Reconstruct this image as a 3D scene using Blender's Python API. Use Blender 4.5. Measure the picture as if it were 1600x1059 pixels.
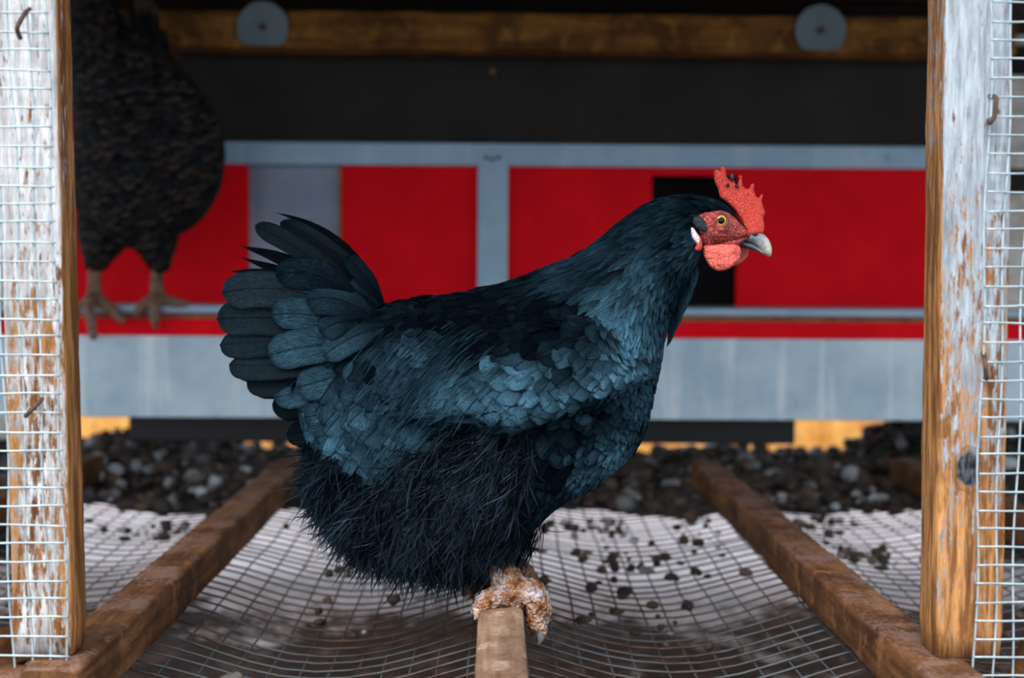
import bpy, bmesh, math, random
import numpy as np
from mathutils import Vector, Matrix, noise, geometry
from mathutils.bvhtree import BVHTree
random.seed(7); np.random.seed(7)
C = bpy.context.scene.collection
scene = bpy.context.scene
for o in list(bpy.data.objects): bpy.data.objects.remove(o)

# ------------------------------------------------------------------ camera, world, light, exposure
FPX = 2000.0
CAMZ = 0.76
BT = 0.50                                     # z of the perch tops
fwd = Vector((25/FPX, 1.0, -90/FPX)).normalized()
roll = math.radians(-0.35)
right = fwd.cross(Vector((0, 0, 1))).normalized()
up = right.cross(fwd).normalized()
r2 = right*math.cos(roll) - up*math.sin(roll)
u2 = right*math.sin(roll) + up*math.cos(roll)
CAM = Vector((0, 0, CAMZ))
RM = Matrix((r2, u2, -fwd)).transposed()
cd = bpy.data.cameras.new('camera'); cam = bpy.data.objects.new('camera', cd); C.objects.link(cam)
cam.matrix_world = Matrix.Translation(CAM) @ RM.to_4x4()
cd.sensor_width = 36; cd.lens = FPX/1600*36; cd.clip_start = 0.05; cd.clip_end = 200
cd.dof.use_dof = True; cd.dof.focus_distance = 1.0; cd.dof.aperture_fstop = 4.2; cd.dof.aperture_blades = 9
scene.camera = cam
w = bpy.data.worlds.new('overcast_sky'); scene.world = w; w.use_nodes = True
nt = w.node_tree; nt.nodes.clear()
wo = nt.nodes.new('ShaderNodeOutputWorld'); bg = nt.nodes.new('ShaderNodeBackground')
tc = nt.nodes.new('ShaderNodeTexCoord'); sx = nt.nodes.new('ShaderNodeSeparateXYZ'); rp = nt.nodes.new('ShaderNodeValToRGB')
nt.links.new(tc.outputs['Generated'], sx.inputs[0]); nt.links.new(sx.outputs['Z'], rp.inputs[0])
rp.color_ramp.elements[0].position = 0.0; rp.color_ramp.elements[0].color = (0.52, 0.58, 0.66, 1)
rp.color_ramp.elements[1].position = 0.7; rp.color_ramp.elements[1].color = (0.92, 0.97, 1.0, 1)
nt.links.new(rp.outputs[0], bg.inputs[0]); bg.inputs[1].default_value = 1.75
nt.links.new(bg.outputs[0], wo.inputs[0])
sd = bpy.data.lights.new('sun', 'SUN'); sd.energy = 2.6; sd.angle = math.radians(34); sd.color = (1.0, 0.93, 0.85)
so = bpy.data.objects.new('sun', sd); C.objects.link(so)
so.rotation_euler = Vector((0.45, 0.95, -0.95)).to_track_quat('-Z', 'Y').to_euler()
scene.view_settings.view_transform = 'Standard'; scene.view_settings.look = 'None'
scene.view_settings.exposure = 0.60; scene.view_settings.gamma = 1.0; scene.view_settings.use_curve_mapping = False

# ------------------------------------------------------------------ helpers
def P(px, py, d):
    v = RM @ Vector(((px-800)/FPX, -(py-529.5)/FPX, -1))
    return CAM + v*(d/v.y)
def proj(p):
    q = RM.transposed() @ (Vector(p)-CAM)
    return (800+FPX*q.x/-q.z, 529.5-FPX*q.y/-q.z)
def tag(o, label=None, cat=None, group=None, kind=None):
    if label: o['label'] = label
    if cat: o['category'] = cat
    if group: o['group'] = group
    if kind: o['kind'] = kind
    return o
def link(name, me, mat=None, parent=None, smooth=True):
    if mat is not None: me.materials.append(mat)
    if smooth:
        me.polygons.foreach_set('use_smooth', [True]*len(me.polygons))
    o = bpy.data.objects.new(name, me); C.objects.link(o)
    if parent is not None:
        o.parent = parent
        o.matrix_parent_inverse = PINV.get(parent.name, Matrix.Identity(4))
    return o
PINV = {}
def empty(name, loc):
    o = bpy.data.objects.new(name, None); C.objects.link(o); o.location = loc; o.empty_display_size = .05
    PINV[o.name] = Matrix.Translation(Vector(loc)).inverted()
    return o
def from_py(name, vs, fs, mat=None, parent=None, smooth=True):
    me = bpy.data.meshes.new(name); me.from_pydata([tuple(v) for v in vs], [], fs); me.update()
    return link(name, me, mat, parent, smooth)
def nz(p, s=1.0, off=0.0):
    return noise.noise(Vector((p[0]*s+off, p[1]*s+off*.7, p[2]*s-off)))
def inpoly(x, y, poly):
    c = False; j = len(poly)-1
    for i in range(len(poly)):
        xi, yi = poly[i]; xj, yj = poly[j]
        if (yi > y) != (yj > y) and x < (xj-xi)*(y-yi)/(yj-yi)+xi: c = not c
        j = i
    return c
def segdist(x, y, pts, closed=True):
    best = 1e9; n = len(pts)
    for i in range(n if closed else n-1):
        ax, ay = pts[i]; bx, by = pts[(i+1) % n]
        dx, dy = bx-ax, by-ay; L = dx*dx+dy*dy
        t = 0 if L == 0 else max(0, min(1, ((x-ax)*dx+(y-ay)*dy)/L))
        q = (x-ax-t*dx)**2+(y-ay-t*dy)**2
        if q < best: best = q
    return math.sqrt(best)
def catmull(pts, n, closed=False):
    out = []; m = len(pts)
    rng = m if closed else m-1
    for i in range(rng):
        def g(k): return pts[k % m] if closed else pts[max(0, min(m-1, k))]
        p0, p1, p2, p3 = g(i-1), g(i), g(i+1), g(i+2)
        for k in range(n):
            t = k/n
            out.append(tuple(0.5*((2*b)+(-a+c)*t+(2*a-5*b+4*c-d)*t*t+(-a+3*b-3*c+d)*t**3) for a, b, c, d in zip(p0, p1, p2, p3)))
    if not closed: out.append(tuple(pts[-1]))
    return out

# ---- rounded, slightly wavy timber between two points (boxes subdivided along length)
def timber(name, a, b, wid, hei, mat, parent=None, bevel=.003, wav=.0012, seg=.03, upv=(0, 0, 1), seed=0.0, endjit=0.0):
    a = Vector(a); b = Vector(b); ax = (b-a); L = ax.length; ax.normalize()
    s = ax.cross(Vector(upv)).normalized(); u = s.cross(ax).normalized()
    n = max(2, int(L/seg)); hw, hh = wid/2, hei/2
    ring = []
    for (cx, cy, a0) in ((hw-bevel, hh-bevel, 0), (-hw+bevel, hh-bevel, 90), (-hw+bevel, -hh+bevel, 180), (hw-bevel, -hh+bevel, 270)):
        for k in range(3):
            an = math.radians(a0+k*45); ring.append((cx+bevel*math.cos(an), cy+bevel*math.sin(an)))
    # extra points on the faces
    R = []
    for i in range(len(ring)):
        p, q = ring[i], ring[(i+1) % len(ring)]
        R.append(p)
        if (p[0]-q[0])**2+(p[1]-q[1])**2 > (bevel*2)**2:
            for t in (.25, .5, .75): R.append((p[0]+(q[0]-p[0])*t, p[1]+(q[1]-p[1])*t))
    vs = []; fs = []; m = len(R)
    for i in range(n+1):
        t = i/n; c = a+ax*L*t
        sc = 1.0
        if i in (0, n): sc = 0.94
        for (x, y) in R:
            p = c+s*x*sc+u*y*sc
            d = nz(p, 14, seed)*wav + nz((p.x*2, p.y*2, p.z*2), 30, seed+3)*wav*.6
            edge = 1.0 if (abs(x) > hw-bevel*1.01 and abs(y) > hh-bevel*1.01) else .45
            q = p + (s*x+u*y).normalized()*(d*2.2*edge)
            vs.append(q)
        if i: 
            for k in range(m):
                k2 = (k+1) % m
                fs.append(((i-1)*m+k, (i-1)*m+k2, i*m+k2, i*m+k))
    fs.append(tuple(range(m))); fs.append(tuple(reversed(range(n*m, n*m+m))))
    me = bpy.data.meshes.new(name); me.from_pydata(vs, [], fs)
    bm = bmesh.new(); bm.from_mesh(me); bmesh.ops.recalc_face_normals(bm, faces=bm.faces); bm.to_mesh(me); bm.free()
    me.update()
    o = link(name, me, mat, parent, True)
    me.polygons[len(me.polygons)-1].use_smooth = False; me.polygons[len(me.polygons)-2].use_smooth = False
    return o
def box(name, x0, x1, y0, y1, z0, z1, mat, parent=None, bev=.002):
    me = bpy.data.meshes.new(name); bm = bmesh.new()
    bmesh.ops.create_cube(bm, size=1)
    for v in bm.verts:
        v.co = ((x0+x1)/2+v.co.x*(x1-x0), (y0+y1)/2+v.co.y*(y1-y0), (z0+z1)/2+v.co.z*(z1-z0))
    if bev: bmesh.ops.bevel(bm, geom=list(bm.edges), offset=bev, segments=2, affect='EDGES', profile=.6)
    bm.to_mesh(me); bm.free()
    return link(name, me, mat, parent, False)
class Tubes:
    def __init__(s): s.v = []; s.f = []
    def add(s, pts, r, sides=5, cap=True):
        base = len(s.v); n = len(pts); pts = [Vector(p) for p in pts]
        rr = r if isinstance(r, (list, tuple)) else [r]*n
        prev = None
        for i, p in enumerate(pts):
            t = (pts[min(i+1, n-1)]-pts[max(i-1, 0)]).normalized()
            if prev is None:
                ref = Vector((0, 0, 1)) if abs(t.z) < .8 else Vector((1, 0, 0))
                a = t.cross(ref).normalized()
            else:
                a = (prev - t*prev.dot(t)).normalized()
            prev = a; b = t.cross(a)
            for k in range(sides):
                an = 2*math.pi*k/sides
                s.v.append(p+a*math.cos(an)*rr[i]+b*math.sin(an)*rr[i])
            if i:
                for k in range(sides):
                    k2 = (k+1) % sides; q = base+(i-1)*sides
                    s.f.append((q+k, q+k2, q+sides+k2, q+sides+k))
        if cap:
            s.f.append(tuple(base+k for k in reversed(range(sides)))); s.f.append(tuple(base+(n-1)*sides+k for k in range(sides)))
    def ball(s, c, r, squash=(1, 1, 1), lat=6, lon=8):
        base = len(s.v); c = Vector(c)
        for i in range(lat+1):
            th = math.pi*i/lat
            for k in range(lon):
                ph = 2*math.pi*k/lon
                s.v.append(c+Vector((math.sin(th)*math.cos(ph)*r*squash[0], math.sin(th)*math.sin(ph)*r*squash[1], math.cos(th)*r*squash[2])))
        for i in range(lat):
            for k in range(lon):
                k2 = (k+1) % lon
                s.f.append((base+i*lon+k, base+(i+1)*lon+k, base+(i+1)*lon+k2, base+i*lon+k2))
    def build(s, name, mat, parent=None, smooth=True): return from_py(name, s.v, s.f, mat, parent, smooth)

# ------------------------------------------------------------------ materials
class NB:
    def __init__(s, name):
        s.m = bpy.data.materials.new(name); s.m.use_nodes = True; s.t = s.m.node_tree; s.N = s.t.nodes
        s.b = s.N['Principled BSDF']; s.tc = None
    def n(s, ty, **kw):
        x = s.N.new(ty)
        for k, v in kw.items():
            if k in x.inputs.keys() if isinstance(k, str) and hasattr(x, 'inputs') else False: x.inputs[k].default_value = v
            else: setattr(x, k, v)
        return x
    def l(s, a, b): s.t.links.new(a, b)
    def coord(s, scale=(1, 1, 1), out='Object', loc=(0, 0, 0)):
        if s.tc is None: s.tc = s.N.new('ShaderNodeTexCoord')
        mp = s.N.new('ShaderNodeMapping'); mp.inputs['Scale'].default_value = scale; mp.inputs['Location'].default_value = loc
        s.l(s.tc.outputs[out], mp.inputs[0]); return mp.outputs[0]
    def noise(s, vec, scale, detail=4, rough=.55, dist=0):
        x = s.N.new('ShaderNodeTexNoise'); x.inputs['Scale'].default_value = scale; x.inputs['Detail'].default_value = detail
        x.inputs['Roughness'].default_value = rough; x.inputs['Distortion'].default_value = dist; s.l(vec, x.inputs['Vector']); return x.outputs['Fac']
    def vor(s, vec, scale, feat='F1', out='Distance'):
        x = s.N.new('ShaderNodeTexVoronoi'); x.feature = feat; x.inputs['Scale'].default_value = scale; s.l(vec, x.inputs['Vector']); return x.outputs[out]
    def ramp(s, fac, stops):
        x = s.N.new('ShaderNodeValToRGB'); cr = x.color_ramp
        while len(cr.elements) < len(stops): cr.elements.new(.5)
        for e, (p, c) in zip(cr.elements, stops):
            e.position = p; e.color = (c[0], c[1], c[2], 1) if isinstance(c, tuple) else (c, c, c, 1)
        s.l(fac, x.inputs[0]); return x.outputs[0]
    def mix(s, fac, a, b, mode='MIX'):
        x = s.N.new('ShaderNodeMix'); x.data_type = 'RGBA'; x.blend_type = mode
        for inp, v in ((x.inputs[0], fac), (x.inputs[6], a), (x.inputs[7], b)):
            if hasattr(v, 'node'): s.l(v, inp)
            elif isinstance(v, tuple): inp.default_value = (v[0], v[1], v[2], 1)
            else: inp.default_value = v
        return x.outputs[2]
    def math(s, op, a, b=0.0, clamp=False):
        x = s.N.new('ShaderNodeMath'); x.operation = op; x.use_clamp = clamp
        for inp, v in ((x.inputs[0], a), (x.inputs[1], b)):
            if hasattr(v, 'node'): s.l(v, inp)
            else: inp.default_value = v
        return x.outputs[0]
    def bump(s, h, strength=.3, dist=.001):
        x = s.N.new('ShaderNodeBump'); x.inputs['Strength'].default_value = strength; x.inputs['Distance'].default_value = dist
        s.l(h, x.inputs['Height']); s.l(x.outputs[0], s.b.inputs['Normal'])
    def fin(s, col=None, rough=None, metal=None, spec=None, **kw):
        for k, v in (('Base Color', col), ('Roughness', rough), ('Metallic', metal), ('Specular IOR Level', spec)):
            if v is None: continue
            if hasattr(v, 'node'): s.l(v, s.b.inputs[k])
            elif isinstance(v, tuple): s.b.inputs[k].default_value = (v[0], v[1], v[2], 1)
            else: s.b.inputs[k].default_value = v
        for k, v in kw.items():
            s.b.inputs[k.replace('_', ' ')].default_value = v
        return s.m

def weathered_post(name, paint, wood, wood2, amount_top, amount_bot, z_top, z_bot, knot=None, side_less=.28):
    n = NB(name)
    v = n.coord((38, 38, 3.2)); g1 = n.noise(v, 2.2, 8, .65, .6)
    v2 = n.coord((90, 90, 9)); g2 = n.noise(v2, 3.0, 6, .7)
    v3 = n.coord((12, 12, 2.5)); g3 = n.noise(v3, 3, 3, .5)
    base = n.ramp(n.math('ADD', n.math('MULTIPLY', g1, .6), n.math('MULTIPLY', g2, .4)), [(.34, tuple(c*.5 for c in wood2)), (.46, wood2), (.53, wood), (.64, tuple(min(1, c*1.7) for c in wood))])
    sp = n.N.new('ShaderNodeSeparateXYZ'); n.l(n.coord(), sp.inputs[0])
    mr = n.N.new('ShaderNodeMapRange'); n.l(sp.outputs['Z'], mr.inputs[0])
    mr.inputs[1].default_value = z_bot; mr.inputs[2].default_value = z_top; mr.inputs[3].default_value = amount_bot; mr.inputs[4].default_value = amount_top
    thr = n.math('ADD', n.math('ADD', n.math('MULTIPLY', g2, .55), n.math('MULTIPLY', g3, .45)), n.math('SUBTRACT', mr.outputs[0], .5))
    g4 = n.noise(n.coord((260, 260, 60)), 1.0, 5, .7)
    geo = n.N.new('ShaderNodeNewGeometry'); sn = n.N.new('ShaderNodeSeparateXYZ'); n.l(geo.outputs['Normal'], sn.inputs[0])
    face = n.ramp(n.math('ABSOLUTE', sn.outputs['X']), [(.55, 0.0), (.8, side_less)])
    thr = n.math('SUBTRACT', n.math('ADD', thr, n.math('MULTIPLY', n.math('SUBTRACT', g4, .5), .95)), face)
    fac = n.ramp(thr, [(.44, 0.0), (.56, 1.0)])
    pc = n.mix(n.ramp(n.math('ADD', n.math('MULTIPLY', g1, .5), n.math('MULTIPLY', g2, .5)), [(.42, 0.0), (.60, 1.0)]), paint, tuple(c*.38 for c in paint))
    col = n.mix(fac, base, pc)
    if knot:
        kp, kr = knot
        mp = n.coord((1, 1, .72), 'Object', (0, 0, 0))
        vd = n.N.new('ShaderNodeVectorMath'); vd.operation = 'DISTANCE'; n.l(mp, vd.inputs[0]); vd.inputs[1].default_value = (kp[0], kp[1], kp[2]*.72)
        dd = n.math('ADD', vd.outputs['Value'], n.math('MULTIPLY', n.noise(n.coord(), 90, 3), .007))
        k = n.ramp(n.math('DIVIDE', dd, kr), [(.72, 1.0), (.9, 0.0)])
        col = n.mix(k, col, n.ramp(n.noise(n.coord((1, 1, .35)), 420, 3), [(.38, (.008, .008, .01)), (.5, (.040, .050, .065)), (.7, (.09, .11, .13))]))
        ringm = n.ramp(n.math('DIVIDE', dd, kr), [(.8, 0.0), (1.0, .6), (1.4, 0.0)])
        col = n.mix(ringm, col, (.12, .05, .015))
    col = n.mix(n.ramp(g4, [(.30, .75), (.42, 0.0)]), col, tuple(c*.8 for c in wood2))
    n.bump(n.math('ADD', g2, n.math('MULTIPLY', fac, .5)), .6, .0012)
    return n.fin(col, .75, spec=.25)

def wood_mat(name, c1, c2, c3, rough=.7, along=1, dirt=None, spk=.0):
    n = NB(name)
    sc = [60, 60, 60]; sc[along] = 5
    g = n.noise(n.coord(tuple(sc)), 1.2, 7, .65, .5); g2 = n.noise(n.coord(), 14, 5, .6); g3 = n.noise(n.coord(tuple(q*2.2 for q in sc)), 2, 5, .7)
    col = n.ramp(g, [(.28, c1), (.5, c2), (.72, c3)])
    g5 = n.noise(n.coord(), 38, 4, .65); col = n.mix(n.ramp(g2, [(.42, 0.0), (.60, .75)]), col, tuple(q*.75 for q in c1)); col = n.mix(n.ramp(g5, [(.55, 0.0), (.66, .5)]), col, tuple(min(1, q*1.25) for q in c3))
    if dirt:
        d = n.noise(n.coord(), 240, 6, .75); d2 = n.noise(n.coord(), 22, 4, .6)
        nrm = n.N.new('ShaderNodeNewGeometry'); sz = n.N.new('ShaderNodeSeparateXYZ'); n.l(nrm.outputs['Normal'], sz.inputs[0])
        topm = n.ramp(sz.outputs['Z'], [(.3, 0.0), (.8, 1.0)])
        f = n.math('MULTIPLY', n.ramp(n.math('ADD', n.math('MULTIPLY', d, .5), n.math('MULTIPLY', d2, .5)), [(.49, 0.0), (.56, 1.0)]), topm)
        col = n.mix(n.math('MULTIPLY', f, .8), col, dirt)
    sk = n.noise(n.coord(), 420, 3, .7); col = n.mix(n.ramp(sk, [(.60, 0.0), (.68, spk)]), col, tuple(c*.25 for c in c1))
    n.bump(n.math('ADD', g, g3), .7, .0012)
    return n.fin(col, rough, spec=.2)

def galv(name, c1, c2, streak=(.75, .82, .85), metal=.35, rough=.5):
    n = NB(name)
    a = n.noise(n.coord((30, 30, 1.6)), 1.0, 5, .6); b = n.noise(n.coord((1, 1, 1)), 9, 4, .6); c = n.noise(n.coord(), 60, 4, .6)
    col = n.mix(n.ramp(b, [(.35, 0.0), (.65, 1.0)]), c1, c2)
    col = n.mix(n.ramp(a, [(.55, 0.0), (.72, .8)]), col, streak)
    col = n.mix(n.ramp(c, [(.62, 0.0), (.8, .35)]), col, (.16, .13, .10))
    return n.fin(col, rough, metal=metal)

def paint_red():
    n = NB('red_paint')
    a = n.noise(n.coord((3, 3, 3)), 4, 4, .6); b = n.noise(n.coord((14, 14, 14)), 3, 4, .6)
    col = n.ramp(a, [(.3, (.70, .003, .011)), (.7, (.86, .005, .013))])
    col = n.mix(n.ramp(b, [(.68, 0.0), (.80, .4)]), col, (.55, .08, .06))
    return n.fin(col, .7, spec=.08)

M = {}
M['red'] = paint_red()
M['galv'] = galv('galvanised_board', (.38, .52, .62), (.60, .72, .79), (.92, .95, .96), .1)
M['rail'] = galv('galvanised_rail', (.26, .40, .52), (.34, .49, .61), (.42, .54, .64), .15)
M['washer'] = galv('dull_zinc', (.10, .15, .17), (.16, .21, .23), (.2, .24, .26), .1)
M['greypanel'] = galv('grey_panel', (.20, .25, .34), (.27, .32, .41), (.34, .38, .45), .15)
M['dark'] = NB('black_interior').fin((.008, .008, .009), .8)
n = NB('dark_film_panel'); cc = n.noise(n.coord(), 8, 3); vv = n.vor(n.coord(), 9)
M['darkwall'] = n.fin(n.mix(n.ramp(vv, [(.03, 1.0), (.05, 0.0)]), n.ramp(cc, [(.3, (.016, .014, .013)), (.7, (.030, .026, .022))]), (.25, .13, .06)), .7, spec=.2)
M['beamwood'] = wood_mat('pine_beam', (.06, .022, .004), (.22, .09, .015), (.34, .16, .03), along=0)
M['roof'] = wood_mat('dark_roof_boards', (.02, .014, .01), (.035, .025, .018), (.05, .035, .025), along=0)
M['perch'] = wood_mat('perch_wood', (.045, .017, .007), (.145, .062, .024), (.26, .125, .060), along=1, dirt=(.20, .125, .105), spk=.8)
M['perch_mid'] = wood_mat('perch_wood_pale', (.10, .045, .022), (.30, .19, .125), (.50, .37, .28), along=1, dirt=(.20, .13, .10), spk=.9)
M['perch_dark'] = wood_mat('perch_wood_dark', (.05, .02, .008), (.12, .05, .02), (.18, .08, .03), along=1)
M['fence'] = wood_mat('fresh_pine', (.90, .36, .06), (1.0, .52, .13), (1.0, .68, .26), along=2)
M['white'] = wood_mat('cream_painted_board', (.62, .60, .52), (.75, .74, .68), (.82, .82, .78), along=0)
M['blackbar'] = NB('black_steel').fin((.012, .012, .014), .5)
n = NB('rust_edge'); M['rustedge'] = n.fin(n.ramp(n.noise(n.coord(), 30), [(.35, (.20, .03, .012)), (.7, (.32, .12, .05))]), .7)
n = NB('zinc_wire'); q = n.noise(n.coord(), 60, 4)
M['wire'] = n.fin(n.ramp(q, [(.35, (.28, .37, .42)), (.65, (.46, .55, .60))]), .45, metal=.4)
n = NB('old_floor_wire'); q = n.noise(n.coord(), 7, 5, .65); q2 = n.noise(n.coord(), 80, 3)
M['floorwire'] = n.fin(n.mix(n.ramp(q, [(.45, 0.0), (.6, 1.0)]), n.ramp(q2, [(.4, (.03, .018, .014)), (.7, (.11, .055, .035))]), (.07, .085, .10)), .6, metal=.1)
n = NB('rusty_iron'); M['rust'] = n.fin(n.ramp(n.noise(n.coord(), 200), [(.35, (.05, .03, .03)), (.7, (.14, .07, .05))]), .7, metal=.3)
# ground
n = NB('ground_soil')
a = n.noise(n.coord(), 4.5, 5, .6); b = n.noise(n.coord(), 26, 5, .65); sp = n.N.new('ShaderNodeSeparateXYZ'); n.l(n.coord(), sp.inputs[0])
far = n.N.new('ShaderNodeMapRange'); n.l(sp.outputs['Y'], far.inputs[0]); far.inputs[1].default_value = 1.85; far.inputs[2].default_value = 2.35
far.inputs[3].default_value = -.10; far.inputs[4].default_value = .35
thr = n.math('ADD', n.math('ADD', n.math('MULTIPLY', a, .65), n.math('MULTIPLY', b, .35)), far.outputs[0])  # pale and brown soil, with daylight beyond coop and shade under it painted in
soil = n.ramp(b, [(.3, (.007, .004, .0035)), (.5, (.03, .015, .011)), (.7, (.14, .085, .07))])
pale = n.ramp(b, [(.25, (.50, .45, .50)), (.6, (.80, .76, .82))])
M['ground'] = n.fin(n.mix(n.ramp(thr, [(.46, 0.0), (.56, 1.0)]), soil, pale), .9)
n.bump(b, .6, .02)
n = NB('litter_lump'); at = n.N.new('ShaderNodeAttribute'); at.attribute_name = 'tone'
q = n.noise(n.coord(), 160, 5, .7)
M['litter'] = n.fin(n.mix(n.math('MULTIPLY', n.ramp(q, [(.35, 0.0), (.65, 1.0)]), .5), n.ramp(at.outputs['Fac'], [(0.0, (.012, .009, .008)), (.5, (.04, .028, .022)), (.8, (.10, .06, .04)), (.88, (.20, .22, .24)), (1.0, (.46, .50, .54))]), (.03, .02, .015)), .75)
n.bump(q, .6, .003)

# feather material: reads per-vertex attribute fuv = (u, v, random) and tint
def feather_mat(name, dark, teal, rough=.42, speckle=None, spec=.7, sheen=.0, rim=.45, metal=.85, bf=34):
    n = NB(name)
    at = n.N.new('ShaderNodeAttribute'); at.attribute_name = 'fuv'; sp = n.N.new('ShaderNodeSeparateXYZ'); n.l(at.outputs['Vector'], sp.inputs[0])
    ti = n.N.new('ShaderNodeAttribute'); ti.attribute_name = 'tint'
    u = n.math('ABSOLUTE', sp.outputs['X']); v = sp.outputs['Y']; r = sp.outputs['Z']
    ph = n.math('SUBTRACT', n.math('MULTIPLY', v, 1.6), n.math('MULTIPLY', u, .8))
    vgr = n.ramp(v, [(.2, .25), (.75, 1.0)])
    cb = n.N.new('ShaderNodeCombineXYZ'); n.l(ph, cb.inputs[0]); n.l(n.math('MULTIPLY', r, 17), cb.inputs[1]); n.l(n.math('MULTIPLY', u, .25), cb.inputs[2])
    barb = n.noise(cb.outputs[0], bf, 3, .65)
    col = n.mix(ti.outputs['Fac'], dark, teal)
    col = n.mix(n.ramp(barb, [(.35, .0), (.62, .8)]), col, tuple(c*.35 for c in dark))
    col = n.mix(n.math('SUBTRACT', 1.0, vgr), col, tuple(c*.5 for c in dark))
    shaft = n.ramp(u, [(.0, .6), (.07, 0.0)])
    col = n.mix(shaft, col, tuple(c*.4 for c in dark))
    edge = n.math('MAXIMUM', n.ramp(u, [(.80, 0.0), (.95, rim)]), n.ramp(v, [(.93, 0.0), (.985, rim)]))
    col = n.mix(edge, col, tuple(c*.5 for c in dark) if not speckle else speckle)  # plain feathers: shadow gap between the scales painted as a dark rim
    if speckle:
        tip = n.math('MULTIPLY', n.ramp(v, [(.72, 0.0), (.82, 1.0), (.97, .6)]), n.ramp(r, [(.3, .15), (.8, .95)]))
        col = n.mix(tip, col, speckle)
    h = n.math('ADD', barb, n.math('MULTIPLY', shaft, .8))
    n.bump(h, 1.0, .0012)
    rr = n.math('ADD', rough, n.math('MULTIPLY', n.math('SUBTRACT', barb, .5), .35))
    sl_ = n.math('ADD', .05, n.math('MULTIPLY', n.math('MULTIPLY', ti.outputs['Fac'], n.math('SUBTRACT', 1.0, edge)), spec))
    m = n.fin(col, rr, spec=sl_, metal=metal)
    n.b.inputs['Specular Tint'].default_value = (.45, .80, 1.0, 1)
    n.b.inputs['Sheen Weight'].default_value = sheen; n.b.inputs['Sheen Roughness'].default_value = .4; n.b.inputs['Sheen Tint'].default_value = (.3, .6, .8, 1)
    return m
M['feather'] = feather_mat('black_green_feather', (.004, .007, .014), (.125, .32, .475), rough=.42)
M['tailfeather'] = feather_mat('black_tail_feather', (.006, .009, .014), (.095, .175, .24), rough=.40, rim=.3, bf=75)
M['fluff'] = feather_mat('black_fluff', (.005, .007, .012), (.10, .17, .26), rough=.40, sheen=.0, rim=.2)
M['feather2'] = feather_mat('speckled_dark_feather', (.006, .006, .008), (.016, .016, .02), rough=.6, speckle=(.075, .05, .032), sheen=.02, spec=.2, rim=.5, metal=0)
M['skinbody'] = NB('dark_under_plumage').fin((.004, .006, .009), .7, spec=.1)

# ------------------------------------------------------------------ the setting
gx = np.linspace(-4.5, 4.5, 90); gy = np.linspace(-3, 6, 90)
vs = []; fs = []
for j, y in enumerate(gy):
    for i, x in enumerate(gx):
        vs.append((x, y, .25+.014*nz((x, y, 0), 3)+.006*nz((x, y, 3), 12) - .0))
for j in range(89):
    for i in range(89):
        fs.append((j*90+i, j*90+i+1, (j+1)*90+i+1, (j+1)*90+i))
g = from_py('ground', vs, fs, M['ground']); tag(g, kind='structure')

# coop floor: sagging wire mesh
BX = (-.60, -.297, .0045, .307, .61)
def sagz(x, y):
    k = 0
    for a, b in zip(BX[:-1], BX[1:]):
        if a <= x <= b: k = math.sin(math.pi*(x-a)/(b-a))**1.3 if 0 < (x-a)/(b-a) < 1 else 0
    s = .018+.016*math.exp(-((y-1.15)/.35)**2)
    return BT-.046 - k*s + .003*nz((x, y, 0), 9) - (.0 if abs(x) < .61 else .01)
tb = Tubes()
ST = .0245
ys = np.arange(.80, 2.24, ST); xs = np.arange(-1.05, 1.06, ST)
for i, x in enumerate(xs):
    ph = random.random()*9
    tb.add([(x+.004*nz((x*9, y*3, ph), 2), y, sagz(x, y)) for y in np.arange(.80, 2.22, .03)], .0011, 4)
for y in ys:
    ph = random.random()*9
    tb.add([(x, y+.006*nz((x*3, y*9, ph), 2)+.006*nz((x, y, 0), 8), sagz(x, y)+.0017) for x in np.arange(-1.05, 1.06, .028)], .0011, 4)
fl = tb.build('floor', M['floorwire']); tag(fl, kind='structure')

# roof / ceiling boards
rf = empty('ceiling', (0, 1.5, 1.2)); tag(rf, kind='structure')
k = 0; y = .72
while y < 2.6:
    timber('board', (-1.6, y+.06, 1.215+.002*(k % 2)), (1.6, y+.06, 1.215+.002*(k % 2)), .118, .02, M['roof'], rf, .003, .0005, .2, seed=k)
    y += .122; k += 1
DW = 2.12
def Z(py, d, px=775): return P(px, py, d).z
def X(px, d, py=439): return P(px, py, d).x
wb = empty('wall_back', (0, DW, .95)); tag(wb, kind='structure')
for (a, b) in ((-.80, .82),):
    box('panel', a, b, DW+.02, DW+.035, Z(226, DW)-.0, 1.205, M['darkwall'], wb, .001)
box('backing_board', -.80, .82, DW+.24, DW+.25, .56, 1.2, M['dark'], wb, .0)

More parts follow.
